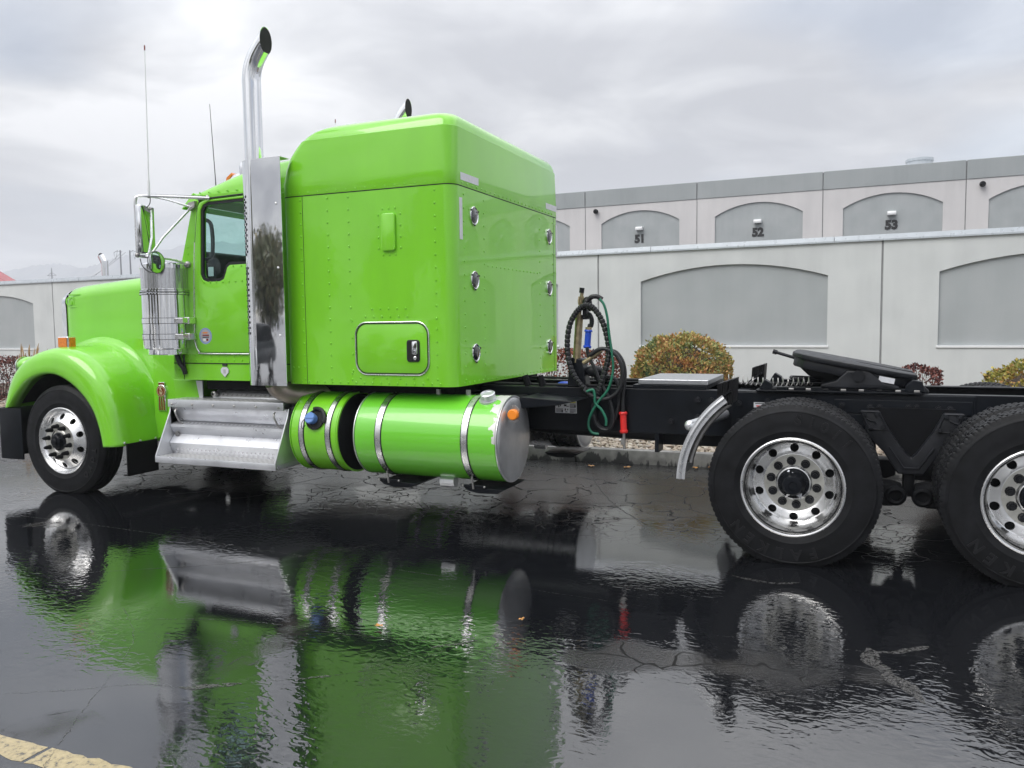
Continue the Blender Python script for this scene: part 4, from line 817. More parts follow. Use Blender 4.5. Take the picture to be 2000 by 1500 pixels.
b = B(); b.box(1.30, 2.48, -.925, -.45, .44, .90); b.build('battery_box', 'alu_rough', TR, 0, bevel=.02)
b = B(); b.box(2.512, 2.62, -1.06, -.6, .62, .90); b.build('box_end_cover', 'black', TR, 0, bevel=.04)
b = B(); b.box(1.30, 2.6, .5, 1.15, .42, .92); b.build('battery_box', 'alu_rough', TR, 0, bevel=.02)
b = B(); b.box(1.06, 1.36, -.86, -.82, .78, 1.08); b.build('cowl_panel', 'green', TR, 0, bevel=.01)
b = B(); b.prism([(1.39, .86), (1.42, .86), (1.42, 1.07), (1.345, 1.07)], 'y', -.875, -.862); b.build('gusset', 'alu_white', TR, 0)
# ------------------------------------------------------------------ hood, fenders, grille
def hood_ring(x, w, zt, zb, crown, r):
    pts = []
    yl = [-w - .0]
    right = [(w, zb), (w, zt - r)] + [(w - r + r * math.cos(a), zt - r + r * math.sin(a)) for a in [PI / 2 * k / 7 for k in range(1, 8)]]
    n = 10; wt = w - r; top = [(wt * (1 - 2 * k / n), zt + crown * (1 - (1 - 2 * k / n) ** 2)) for k in range(1, n)]
    left = [(-y, z) for y, z in right[::-1]]
    return [(x, y, z) for y, z in right + top + left]
st_ = [(-.655, .560, 1.935, .035), (-.63, .585, 1.965, .04), (-.58, .60, 1.985, .045), (-.45, .612, 2.000, .05), (-.2, .628, 2.018, .05), (.2, .655, 2.042, .05), (.6, .685, 2.066, .05), (.95, .715, 2.086, .05), (1.17, .735, 2.098, .05)]
b = B(); b.loft([hood_ring(x, w_, z, .80, c, .15) for x, w_, z, c in st_], caps=True); hood = b.build('hood', 'green', TR, .7)
# grille surround
ring0 = hood_ring(-.66, .585, 1.965, .80, .04, .16); ring1 = hood_ring(-.72, .575, 1.955, .80, .04, .16); ring2 = hood_ring(-.735, .545, 1.925, .80, .04, .15)
b = B(); b.loft([ring0, ring1, ring2], caps=False, closed=False); b.build('grille_surround', 'chrome', TR, .6)
b = B(); b.box(-.70, -.66, -.54, .54, .82, 1.9); gb = b.build('grille', 'black_dull', TR, 0)
for k in range(17):
    b = B(); b.box(-.725, -.705, -.53 + k * .064, -.50 + k * .064, .84, 1.90); b.build('grille_bar', 'chrome', gb, 0)
text_obj('embossed_badge', 'GMS', .125, face_y(-.48, -.6085, 1.835) @ Matrix.Rotation(math.radians(2), 4, 'Z'), 'green', hood, .0018, .0, 1.15)
b = B(); b.box(-.555, -.40, -.6125, -.6085, 1.895, 1.908); b.box(-.555, -.41, -.6125, -.6085, 1.772, 1.781); b.build('embossed_bar', 'green', hood, 0, bevel=.001)
b = B(); b.prism([(-.02, 2.09), (.20, 2.10), (.16, 2.175), (.0, 2.16)], 'y', -.04, .04); b.build('hood_ornament', 'chrome', hood, .5, bevel=.012)
OP = [(-.70, .80), (-.66, .85), (-.55, .96), (-.42, 1.06), (-.24, 1.12), (-.10, 1.13), (.03, 1.105), (.19, 1.03), (.33, .92), (.43, .80), (.485, .68), (.52, .56), (.535, .47)]
CR = [(-.80, .79), (-.775, .89), (-.70, 1.09), (-.57, 1.23), (-.36, 1.335), (-.13, 1.38), (.07, 1.365), (.27, 1.295), (.44, 1.18), (.57, 1.03), (.65, .86), (.695, .67), (.725, .475)]
def fender():
    sec = [(-1.10, .0, -.02), (-1.19, .0, .0), (-1.220, .03, .0), (-1.228, .12, .0), (-1.226, .32, .0), (-1.219, .55, .0), (-1.203, .76, .0), (-1.172, .90, .0), (-1.125, .975, .0), (-1.07, 1.005, .0), (-1.0, 1.02, .0), (-.90, 1.03, .0), (-.80, 1.045, .0), (-.735, 1.09, .0), (-.69, 1.19, .0), (-.665, 1.33, .0), (-.60, 1.40, .0)]
    OPs = spline([(x, 0, z) for x, z in OP], 5); CRs = spline([(x, 0, z) for x, z in CR], 5); rings = []
    for o, c in zip(OPs, CRs):
        ring = []
        for y, f, _ in sec:
            q = o.lerp(c, f); ring.append((q.x, y, q.z))
        rings.append(ring)
    b = B(); b.loft(rings, caps=False, closed=False)
    fe = b.build('fender', 'green', TR, 1.2)
    m = fe.modifiers.new('thick', 'SOLIDIFY'); m.thickness = .008; m.offset = -1
    b = B(); rr = []
    for o in OPs: rr.append([(o.x * 1.02, -1.16, o.z + .02), (o.x * 1.02, -.60, o.z + .05)])
    b.loft(rr, caps=False, closed=False); b.build('wheel_well', 'black_dull', fe, 1.0)
    return fe
fe = fender(); fe2 = both(fe); m2 = fe2.modifiers.new('thick', 'SOLIDIFY'); m2.thickness = .008; m2.offset = -1
b = B(); b.box(.70, 1.155, -.758, -.70, .50, 1.30); sp = b.build('hood_skirt', 'green', TR, 0, bevel=.008); both(sp)
for yy, xx in ((-1.15, .735), (-.98, .742), (-.80, .742)):
    b = B(); b.ball((xx + .004, yy, .505), .014, 10, 6, (.5, 1, 1)); b.build('fender_bolt', 'alu', fe)
b = B(); b.box(.755, .770, -1.155, -.80, .20, .50); mf = b.build('mud_flap', 'flap', TR, 0, bevel=.003); both(mf)
# fender badge (round shield with bars)
BX, BZ, BY = .815, .955, -.7595
b = B(); b.lathe([(.062, BY + .001), (.062, BY - .016), (.058, BY - .02)], (BX, 0, BZ), 'y', 28, cap1=True); b.box(BX - .05, BX + .05, BY - .014, BY, BZ - .19, BZ - .03); b.box(BX - .04, BX + .04, BY - .014, BY, BZ + .05, BZ + .085); bdg = b.build('emblem', 'chrome', TR, .5, bevel=.003)
b = B(); b.lathe([(.0, BY - .0206), (.055, BY - .0206)], (BX, 0, BZ), 'y', 28); b.box(BX - .034, BX + .034, BY - .0152, BY - .0145, BZ + .058, BZ + .08); b.build('enamel', 'maroon', bdg, 0)
b = B(); b.lathe([(.044, BY - .0212), (.048, BY - .0212)], (BX, 0, BZ), 'y', 28); b.build('enamel_ring', 'cream', bdg, 0)
for k in range(3):
    b = B(); b.box(BX - .036 + k * .028, BX - .020 + k * .028, BY - .0152, BY - .0145, BZ - .183, BZ - .05); b.build('enamel_bar', 'maroon', bdg, 0)
text_obj('enamel_letter', 'K', .05, face_y(BX, BY - .0214, BZ + .021), 'cream', bdg, .0004, .001, .85); text_obj('enamel_letter', 'W', .05, face_y(BX, BY - .0214, BZ - .022), 'cream', bdg, .0004, .001, .7)
# lights, bumper
b = B(); b.box(-.185, -.045, -1.06, -.965, 1.372, 1.482); tl = b.build('turn_signal', 'chrome', TR, 0, bevel=.01)
b = B(); b.box(-.172, -.057, -1.066, -1.0598, 1.382, 1.472); b.box(-.0449, -.039, -1.045, -.978, 1.382, 1.472); b.box(-.191, -.1849, -1.045, -.978, 1.385, 1.465); b.build('lens', 'amber', tl, 0, bevel=.004); both(tl)
b = B(); b.ball((-.70, -.95, 1.20), .115, 18, 12, (1.15, 1.2, .75)); hl = b.build('headlight_pod', 'green', TR, 1.0)
b = B(); b.lathe([(.105, -.0), (.10, -.02), (.09, -.01)], (-.80, -.95, 1.20), 'x', 24); b.v = [(p[0], p[1], 1.20 + (p[2] - 1.20) * .8) for p in b.v]; b.build('headlight_bezel', 'chrome', hl); both(hl)
b = B(); b.prism([(-.90, -1.17), (-.86, -1.21), (-.55, -1.21), (-.55, -1.19), (-.85, -1.19), (-.88, -1.16), (-.88, 1.16), (-.85, 1.19), (-.55, 1.19), (-.55, 1.21), (-.86, 1.21), (-.90, 1.17)], 'z', .29, .79); b.build('bumper', 'black', TR, .5, bevel=.008)
# ------------------------------------------------------------------ cab shell
CY = 1.0
WIN = [(1.605, 2.02), (1.62, 1.985), (1.66, 1.972), (1.79, 1.972), (1.825, 1.985), (1.845, 2.03), (1.865, 2.08), (1.905, 2.108), (2.30, 2.108), (2.30, 2.63), (1.70, 2.615), (1.655, 2.60), (1.632, 2.565)]
side_o = [(1.22, 1.088), (2.575, 1.088), (2.575, 2.70), (1.56, 2.70), (1.50, 2.60), (1.36, 2.13), (1.24, 2.08)]
cab = B(); cab.holed(side_o, [WIN], 'y', -CY, -CY + .03); cabm = cab.build('cab_side', 'green', TR, .4); both(cabm)
# door skin, proud of the cab side
def grow(poly, d):
    n = len(poly); out = []
    for i in range(n):
        a, p, c = Vector(poly[i - 1]), Vector(poly[i]), Vector(poly[(i + 1) % n]); e1, e2 = (p - a).normalized(), (c - p).normalized(); nn = Vector((e1.y + e2.y, -e1.x - e2.x)); nn.normalize(); out.append(tuple(p + nn * d))
    return out
DOOR = [(1.497, 1.46), (1.507, 1.40), (1.54, 1.352), (1.60, 1.335), (2.35, 1.335), (2.35, 2.668), (1.66, 2.652), (1.60, 2.635), (1.575, 2.60), (1.548, 2.50), (1.52, 2.2)]
b = B(); b.holed(DOOR, [grow(WIN, .022)], 'y', -CY - .016, -CY - .0005); door = b.build('door', 'green', TR, .4, bevel=.006)
b = B(); b.holed(grow(WIN, .022), [grow(WIN, -.004)], 'y', -CY - .008, -CY + .012); b.build('window_seal', 'hose', door, .4)
b = B(); b.prism(grow(WIN, .01), 'y', -CY + .008, -CY + .013); b.build('window_glass', 'glass', door, 0)
d2 = both(door)
b = B(); b.tube([(p.x, -CY - .012, p.y) for p in spline([(1.530, 2.30, 0), (1.508, 2.0, 0), (1.487, 1.50, 0), (1.497, 1.40, 0), (1.532, 1.342, 0), (1.60, 1.323, 0), (2.35, 1.323, 0)], 8)], .0062, 8); b.build('door_trim', 'alu', TR)
b = B(); b.tube([(p.x, -CY - .010, p.y) for p in spline([(1.535, 2.30, 0), (1.565, 2.52, 0), (1.60, 2.645, 0), (1.66, 2.665, 0), (2.35, 2.682, 0)], 8)], .007, 8); b.build('door_gasket', 'hose', TR)
b = B(); b.box(1.225, 2.57, -CY - .004, -CY, 1.232, 1.24); b.box(1.335, 1.339, -CY - .004, -CY, 1.09, 1.23); b.build('panel_seam', 'sooty', TR, 0)
# front, back, floor, roof of the cab
b = B(); b.prism([(-.97, 1.10), (.97, 1.10), (.97, 2.05), (-.97, 2.05)], 'x', 1.225, 1.25); fw = b.build('firewall', 'green', TR, 0)
b = B(); b.add([(1.235, -.97, 2.05), (1.235, .97, 2.05), (1.36, .97, 2.13), (1.36, -.97, 2.13), (1.36, -.97, 2.11), (1.36, .97, 2.11), (1.25, .97, 2.03), (1.25, -.97, 2.03)], [(0, 1, 2, 3), (4, 5, 6, 7), (3, 2, 5, 4), (0, 3, 4, 7), (1, 6, 5, 2)]); b.build('cowl', 'green', TR, 0)
def slant(poly, hole):
    b = B(); b.holed(poly, hole, 'x', 0, .03); ang = math.atan2(1.50 - 1.362, 2.60 - 2.13)
    b.v = [(1.362 + math.tan(ang) * (p[2] - 2.13) + p[0], p[1], p[2]) for p in b.v]; return b
b = slant([(-.985, 2.12), (.985, 2.12), (.985, 2.70), (-.985, 2.70)], [[(-.93, 2.17), (-.03, 2.17), (-.03, 2.62), (-.93, 2.62)], [(.03, 2.17), (.93, 2.17), (.93, 2.62), (.03, 2.62)]]); b.build('windshield_frame', 'green', TR, 0)
b = B(); b.box(.008, .014, -.96, .96, 2.15, 2.64); ang = math.atan2(.138, .47); b.v = [(1.362 + math.tan(ang) * (p[2] - 2.13) + p[0], p[1], p[2]) for p in b.v]; b.build('windshield', 'glass', TR, 0)
b = B(); b.box(2.555, 2.578, -.97, .97, 1.1, 2.75); b.build('cab_back', 'interior', TR, 0)
b = B(); b.box(1.26, 2.55, -.965, .965, 1.09, 1.16); b.build('cab_floor', 'interior', TR, 0)
def roof_ring(x, zt, hw=1.002, zb=2.655):
    r = .13; q = [(-hw, zb), (-hw + .01, zb + .05)] ; q += [(-hw + .012 + r * (1 - math.cos(a)), zb + .05 + (zt - zb - .11) * math.sin(a)) for a in [PI / 2 * k / 6 for k in range(1, 7)]]
    n = 8; y0 = q[-1][0]; q += [(y0 + (-2 * y0) * k / n, zt - .06 + .06 * math.sin(PI * k / n)) for k in range(1, n)]
    q += [(-y, z) for y, z in q[:8][::-1]]; return [(x, y, z) for y, z in q]
rr = [roof_ring(x, z) for x, z in ((1.50, 2.775), (1.56, 2.80), (1.68, 2.852), (1.85, 2.905), (2.05, 2.955), (2.30, 2.995), (2.58, 3.02))]
b = B(); b.loft(rr, caps=False, closed=False); rf = b.build('cab_roof', 'green', TR, .9)
b = B(); b.loft([[(1.50, y, z) for y, z in ((-.99, 2.66), (.99, 2.66), (.99, 2.70), (.85, 2.745), (-.85, 2.745), (-.99, 2.70))], [(1.53, y, z) for y, z in ((-.99, 2.66), (.99, 2.66), (.99, 2.70), (.85, 2.745), (-.85, 2.745), (-.99, 2.70))]]); b.build('roof_header', 'green', TR, 0)
b = B(); b.add([(1.37, -.985, 2.60), (1.37, .985, 2.60), (1.485, .96, 2.735), (1.485, -.96, 2.735), (1.38, -.985, 2.595), (1.38, .985, 2.595), (1.50, .96, 2.725), (1.50, -.96, 2.725)], [(0, 1, 2, 3), (7, 6, 5, 4), (0, 4, 5, 1), (2, 6, 7, 3), (0, 3, 7, 4), (1, 5, 6, 2)]); b.add([(1.37, s_ * .985, 2.60) if k == 0 else ((1.485, s_ * .97, 2.73) if k == 1 else (1.52, s_ * .985, 2.66)) for s_ in (-1, 1) for k in range(3)], [(0, 1, 2), (3, 5, 4)]); b.build('sun_visor', 'green', TR, 0)
for y in (-.62, -.31, 0, .31, .62):
    b = B(); b.prism([(1.585, 2.80), (1.64, 2.90), (1.68, 2.93), (1.92, 2.95), (1.95, 2.93), (1.80, 2.85)], 'y', y - .05, y + .05); ml = b.build('marker_light', 'chrome', TR, .5, bevel=.018)
    b = B(); b.prism([(1.572, 2.815), (1.60, 2.905), (1.66, 2.945), (1.668, 2.93), (1.625, 2.885), (1.592, 2.81)], 'y', y - .047, y + .047); b.build('lens', 'amber', ml, .5)
b = B(); b.box(1.78, 1.90, -.72, -.64, 2.86, 3.02); b.build('roof_horn', 'chrome', TR, .5, bevel=.03)
# interior
b = B(); b.prism([(1.30, 1.16), (1.62, 1.16), (1.66, 1.9), (1.62, 2.17), (1.54, 2.235), (1.43, 2.225), (1.30, 2.06)], 'y', -.93, .93); ds = b.build('dashboard', 'interior', TR, 0, bevel=.04)
for k in range(8):
    b = B(); b.lathe([(.02, 0), (.02, .012), (.016, .014)], (1.66, -.62 + (k % 4) * .10, 1.93 - .10 * (k // 4)), 'x', 14, cap1=True); b.build('gauge', 'alu', ds)
b = B(); sw = Matrix.Translation((1.84, -.52, 2.06)) @ Matrix.Rotation(math.radians(-58), 4, 'Y')
b.tube([tuple(sw @ Vector((.225 * math.cos(a), .225 * math.sin(a), 0))) for a in [2 * PI * k / 36 for k in range(37)]], .017, 8)
for a in (0, 2.1, 4.2): b.cyl(tuple(sw @ Vector((0, 0, -.03))), tuple(sw @ Vector((.22 * math.cos(a), .22 * math.sin(a), 0))), .012, 6)
b.build('steering_wheel', 'interior', TR)
for sy in (-.52, .52):
    b = B(); b.box(2.0, 2.46, sy - .25, sy + .25, 1.45, 1.62); b.box(2.34, 2.50, sy - .24, sy + .24, 1.60, 2.28); b.box(2.37, 2.48, sy - .13, sy + .13, 2.28, 2.46); b.build('seat', 'seat', TR, .5, bevel=.05)
b = B(); b.tube(spline([(1.60, -.975, 2.50), (1.635, -.93, 2.47), (1.655, -.93, 2.38), (1.655, -.93, 2.26), (1.635, -.93, 2.18), (1.60, -.975, 2.15)], 6), .017, 8); b.build('grab_handle', 'interior', TR)
b = B(); b.box(1.64, 1.70, -.982, -.980, 2.0, 2.08); b.build('window_sticker', 'white_tape', door, 0)
# stickers and tag on the door
b = B(); b.lathe([(.0, -CY - .0172), (.072, -CY - .0172)], (1.615, 0, 1.478), 'y', 28); s1 = b.build('round_sticker', 'print_grey', door, 0)
b = B(); b.lathe([(.060, -CY - .0176), (.068, -CY - .0176)], (1.615, 0, 1.478), 'y', 28); b.build('print', 'blue_cap', s1, 0)
for (x0, x1, z0, z1, m) in ((1.585, 1.64, 1.500, 1.512, 'print_orange'), (1.582, 1.655, 1.478, 1.490, 'maroon'), (1.582, 1.655, 1.463, 1.472, 'print_black'), (1.588, 1.618, 1.435, 1.455, 'white'), (1.624, 1.644, 1.435, 1.455, 'maroon')):
    b = B(); b.box(x0, x1, -CY - .0182, -CY - .0177, z0, z1); b.build('print', m, s1, 0)
b = B(); b.prism([(1.765, 1.185), (1.785, 1.205), (1.83, 1.205), (1.85, 1.185), (1.85, 1.16), (1.808, 1.118), (1.765, 1.16)], 'y', -CY - .010, -CY - .0045); tg = b.build('reflector_tag', 'white_tape', TR, 0)
b = B(); b.box(1.785, 1.835, -CY - .012, -CY - .0045, 1.216, 1.232); b.build('tag_clip', 'print_black', tg, 0); b = B(); b.box(1.795, 1.82, -CY - .0108, -CY - .0102, 1.15, 1.185); b.build('print', 'print_grey', tg, 0)
# ------------------------------------------------------------------ sleeper
def plan(x0, x1, hw, r, z, n=6): return [(x, y, z) for x, y in rrect(x0, x1, -hw, hw, r, n)]
X0, X1, HW = 2.580, 4.14, 1.153
b = B(); b.loft([plan(X0, X1, HW, .09, 1.084), plan(X0, X1, HW, .09, 2.588)], caps=True); sb = b.build('sleeper_body', 'green', TR, .7)
rz = [(X0, X1, HW, .09, 2.589), (X0, X1 + .002, HW + .003, .09, 2.598), (X0, X1 + .002, HW + .003, .09, 2.70), (2.600, X1 + .001, HW, .095, 2.80), (2.640, X1, HW - .003, .10, 2.90), (2.700, X1 - .001, HW - .005, .105, 2.975), (2.745, X1 - .002, HW - .007, .105, 3.018), (2.755, X1 - .008, HW - .014, .105, 3.023), (2.785, X1 - .012, HW - .020, .11, 3.050), (2.84, X1 - .022, HW - .034, .115, 3.084), (2.92, X1 - .040, HW - .058, .12, 3.110), (3.03, X1 - .075, HW - .105, .13, 3.132), (3.16, X1 - .14, HW - .22, .14, 3.150), (3.3, X1 - .28, HW - .45, .14, 3.164), (3.5, X1 - .45, HW - .8, .12, 3.172)]
b = B(); b.loft([plan(a, c, d, r, z) for a, c, d, r, z in rz], caps=True); b.build('sleeper_roof', 'green', TR, .5)
b = B(); b.loft([plan(X0 - .001, X1 + .001, HW + .001, .09, 2.584), plan(X0 - .001, X1 + .001, HW + .001, .09, 2.5915)], caps=False); b.build('roof_seam', 'sooty', TR, .7)
b = B(); b.box(2.793, 2.797, -HW - .0012, -HW + .002, 1.086, 2.585); b.box(X1 - .002, X1 + .0012, 1.0, 1.004, 1.086, 2.585); b.build('panel_seam', 'sooty', sb, 0)
rv = B()
def rivet(x, y, z, nrm):
    r = .0095; o = len(rv.v); n = 6; ax = Vector(nrm); u = ax.orthogonal().normalized(); v = ax.cross(u); p = Vector((x, y, z)); vs = []
    for rad, h in ((1., 0.), (.72, .55)): vs += [tuple(p + (u * math.cos(2 * PI * k / n) + v * math.sin(2 * PI * k / n)) * r * rad + ax * r * h) for k in range(n)]
    rv.add(vs, [(k, (k + 1) % n, n + (k + 1) % n, n + k) for k in range(n)] + [tuple(range(n, 2 * n))])
def vrow(x, z0, z1, d, y=-HW, nrm=(0, -1, 0)):
    z = z0
    while z < z1: rivet(x, y, z, nrm); z += d
def hrow(x0, x1, z, d, y=-HW, nrm=(0, -1, 0)):
    x = x0
    while x < x1: rivet(x, y, z, nrm); x += d
vrow(2.772, 1.13, 2.57, .095); vrow(3.03, 1.13, 2.57, .095); vrow(3.225, 1.13, 1.19, .05); vrow(3.225, 1.60, 2.57, .095); vrow(3.985, 1.60, 2.57, .095); vrow(3.985, 1.14, 1.60, .095); vrow(3.235, 1.20, 1.60, .13)
hrow(2.66, 4.06, 1.105, .075); hrow(2.68, 4.06, 2.612, .088); hrow(3.36, 3.80, 1.62, .075); hrow(3.42, 3.74, 1.68, .075); hrow(2.66, 2.76, 1.22, .05); hrow(3.30, 3.95, 1.145, .12)
for z in (2.44, 2.09): hrow(3.535, 3.66, z, .055)
for x in (3.495, 3.69): vrow(x, 2.14, 2.42, .085)
for y in (-.98, -.62, .62, .98): vrow(X1, 1.13, 2.55, .10, y, (1, 0, 0))
yy = -1.0
while yy < 1.02: rivet(X1, yy, 1.105, (1, 0, 0)); rivet(X1 + .002, yy, 2.612, (1, 0, 0)); yy += .085
yy = -.55
while yy < .56: rivet(X1, yy, 2.02, (1, 0, 0)); yy += .085
rv.build('body_rivets', 'green', sb, 0, kind='stuff')
rv = B()
for x in (1.27, 1.30): vrow(x, 1.12, 1.30, .055, -CY)
for z in (1.265, 1.305): hrow(1.40, 2.2, z, .085, -CY)
vrow(1.37, 1.4, 2.05, .10, -CY); hrow(1.62, 2.25, 1.945, .07, -CY - .016) ; vrow(1.435, 2.2, 2.3, .06, -CY); hrow(1.95, 2.3, 2.075, .09, -CY - .016); hrow(1.60, 2.5, 2.72, .1, -CY - .0)
rv.build('cab_rivets', 'green', cabm, 0, kind='stuff')
b = B(); b.prism(rrect(3.528, 3.652, 2.118, 2.402, .025), 'y', -HW - .022, -HW + .002); b.build('vent_cover', 'green', sb, .5, bevel=.008)
# luggage door
LD = rrect(3.275, 3.912, 1.178, 1.570, .095, 8)
b = B(); b.prism(LD, 'y', -HW - .006, -HW + .002); ld = b.build('luggage_door', 'green', sb, .5, bevel=.002)
pth = [(x, -HW - .006, z) for x, z in rrect(3.268, 3.919, 1.171, 1.577, .10, 8)]; b = B(); b.tube(pth + [pth[0]], .0048, 8); b.build('door_trim', 'alu', ld)
pth = [(x, -HW - .0065, z) for x, z in rrect(3.279, 3.908, 1.182, 1.566, .09, 8)]; b = B(); b.tube(pth + [pth[0]], .0035, 6); b.build('door_gasket', 'sooty', ld)
b = B(); b.prism(rrect(3.730, 3.842, 1.272, 1.440, .022), 'y', -HW - .016, -HW - .004); lt = b.build('latch', 'hose', ld, .5, bevel=.005)
b = B(); b.prism(rrect(3.742, 3.83, 1.29, 1.43, .015), 'y', -HW - .0168, -HW - .0164); b.build('latch_recess', 'sooty', lt, 0)
b = B(); b.prism(rrect(3.782, 3.828, 1.330, 1.428, .008), 'y', -HW - .027, -HW - .018); b.build('latch_handle', 'chrome', lt, .5, bevel=.004)
b = B(); b.lathe([(.014, -HW - .017), (.014, -HW - .024), (.011, -HW - .026)], (3.806, 0, 1.302), 'y', 14, cap1=True); b.build('lock', 'alu', lt)
# rear panel lights and tape
for y in (-.808, .866):
    for z in (2.39, 1.895, 1.33):
        b = B(); b.lathe([(.071, X1), (.071, X1 + .009), (.067, X1 + .012), (.0625, X1 + .010), (.060, X1 + .004)], (0, y, z), 'x', 28); rl = b.build('work_light', 'chrome', sb)
        b = B(); b.lathe([(.062, X1 + .006), (.05, X1 + .012), (.0, X1 + .015)], (0, y, z), 'x', 24); b.build('lens', 'lens', rl)
        for k in range(3): a = k * 2.094 + .5; b = B(); b.ball((X1 + .012, y + .074 * math.cos(a), z + .074 * math.sin(a)), .008, 6, 4); b.build('light_tab', 'hose', rl)
for (y0, y1, z0, z1) in ((-1.03, -.715, 2.632, 2.688), (.79, 1.09, 2.645, 2.70), (-1.055, -1.005, 2.19, 2.50), (1.06, 1.105, 2.21, 2.52)):
    b = B(); b.box(X1 + .0005, X1 + (.0035 if z0 > 2.6 else .0025), y0, y1, z0, z1); b.build('reflective_tape', 'white_tape', sb, 0)
# ------------------------------------------------------------------ exhaust stacks
def stack():
    xs, ys = 2.375, -1.205
    pts = [(2.685, -1.275), (2.37, -1.275)] + [(2.37 - .13 * math.sin(a), -1.145 - .13 * math.cos(a)) for a in [PI / 2 * k / 8 for k in range(1, 9)]] + [(2.24, -1.10)]
    inn = [(x + (.004 if i > 1 else 0), y + (.004 if i < 6 else 0)) for i, (x, y) in enumerate(pts)]
    prof = pts + inn[::-1]
    b = B(); b.prism(prof, 'z', 1.075, 2.885); sh = b.build('stack_shield', 'shield', TR, .5)
    b = B(); b.prism([(x, y) for x, y in pts] + [(2.685, -1.16)], 'z', 2.8852, 2.889); b.build('shield_top', 'alu_rough', sh, 0)
    b = B(); r = .0118
    for c, a in enumerate((20, 29, 38)):
        z = 1.50 + (c % 2) * .022
        while z < 2.62:
            if not (2.05 < z < 2.12):
                aa = math.radians(min(a, 89.9)); px, py = 2.37 - .1306 * math.sin(aa), -1.145 - .1306 * math.cos(aa)
                u = Vector((-math.cos(aa), math.sin(aa), 0)) ; o = len(b.v); n = 8
                b.add([(px + u.x * r * math.cos(2 * PI * k / n), py + u.y * r * math.cos(2 * PI * k / n), z + r * math.sin(2 * PI * k / n)) for k in range(n)], [tuple(range(n))])
            z += .044
    b.build('perforations', 'sooty', sh, 0, kind='stuff')
    for z in (2.525, 2.02, 1.48):
        b = B(); b.ball((2.635, -1.277, z), .009, 8, 5); b.build('shield_bolt', 'alu', sh)
    b = B(); P = spline([(xs, ys, 1.2), (xs, ys, 2.2), (xs, ys, 3.0), (xs, ys, 3.42), (xs + .002, ys, 3.55), (xs + .03, ys, 3.655), (xs + .085, ys, 3.74), (xs + .160, ys, 3.82)], 7); b.tube(P, .073, 24, False)
    o = len(b.v) - 24; xe = P[-1].x - .005; T = (P[-1] - P[-2]).normalized()
    for k in range(24):
        v = Vector(b.v[o + k]); s_ = (xe - v.x) / T.x; b.v[o + k] = tuple(v + T * s_)
    for rr_ in range(2, 6):      # keep rings behind the cut
        for k in range(24):
            i = len(b.v) - 24 * rr_ + k; v = Vector(b.v[i])
            if v.x > xe - .004 * rr_: b.v[i] = tuple(v + T * ((xe - .004 * rr_ - v.x) / T.x))
    rim = [Vector(b.v[o + k]) for k in range(24)]; c = sum(rim, Vector()) / 24
    pipe = b.build('exhaust_pipe', 'chrome', TR, .7)
    b = B(); b.add([tuple(c)] + [tuple(c + (q - c) * .95 + Vector((.0008, 0, 0))) for q in rim], [(0, k + 1, (k + 1) % 24 + 1) for k in range(24)]); b.build('exhaust_mouth', 'sooty', pipe, 0)
    b = B(); b.tube(spline([(2.46, -1.15, 1.10), (2.48, -1.10, 1.03), (2.56, -1.02, .985), (2.70, -.90, .985), (2.9, -.75, .985)], 6), .085, 16); b.build('exhaust_elbow', 'exh', TR)
    return sh, pipe
shd, pip = stack(); both(shd); both(pip).location = (-.10, 0, .05)
# ------------------------------------------------------------------ air cleaner
def air_cleaner():
    cx, cy = 1.225, -1.06; R = .207
    b = B(); b.lathe([(.165, 1.315), (.172, 1.32), (.172, 1.362), (R - .004, 1.368), (R, 1.375), (R, 1.86), (R - .002, 1.862), (R - .002, 2.07), (R + .004, 2.072), (R + .004, 2.105), (R - .01, 2.118), (.12, 2.125), (.0, 2.128)], (cx, cy, 0), 'z', 48); ac = b.build('air_cleaner', 'chrome', TR, .5)
    b = B(); b.lathe([(R - .0012, 1.895), (R - .0012, 2.068)], (cx, cy, 0), 'z', 48); b.build('intake_screen', 'screen', ac, .5)
    for z, h, g in ((1.875, .007, .010), (1.850, .007, .013), (1.615, .024, .005), (1.475, .024, .005)):
        b = B(); b.lathe([(R, z - h), (R + g, z - h), (R + g, z + h), (R, z + h)], (cx, cy, 0), 'z', 48); b.build('band', 'chrome', ac, .5)
        for zz in (z - h, z + h): b = B(); b.lathe([(R, zz - .002), (R + g + .0006, zz - .002), (R + g + .0006, zz + .002), (R, zz + .002)], (cx, cy, 0), 'z', 48); b.build('band_edge', 'black_dull', ac, .5)
    for z in (1.615, 1.475):
        b = B(); b.box(cx + .12, 1.505, cy - .105, -CY - .001, z - .024, z + .024); b.box(1.455, 1.515, cy - .04, -CY - .017, z - .03, z + .03); b.build('mounting_bracket', 'alu', ac, 0, bevel=.006)
    b = B(); b.lathe([(R + .001, 1.50), (R + .002, 1.50)], (cx, cy, 0), 'z', 48)
    return ac
t = NT('perforated_chrome_screen'); v = t.vor(140, 'F1', t.pos(), rnd=.15); m = t.ramp(v, [(.30, 0.), (.42, 1.)]); t.set(color=t.mix(m, (.03, .03, .03), (.72, .73, .75)), metal=m, rough=.22); MT['screen'] = t.m
ac = air_cleaner(); both(ac)
b = B(); b.tube(spline([(1.30, -1.04, 1.33), (1.31, -1.03, 1.25), (1.35, -1.02, 1.19), (1.36, -1.01, 1.14)], 6), .022, 10); b.tube(spline([(1.36, -1.02, 1.34), (1.36, -1.02, 1.24), (1.37, -1.01, 1.15)], 5), .008, 6); b.build('drain_hose', 'hose', TR)
b = B(); b.cyl((.98, -.7, 1.86), (1.02, -.93, 1.82), .10, 20); b.build('intake_duct', 'hose', TR)
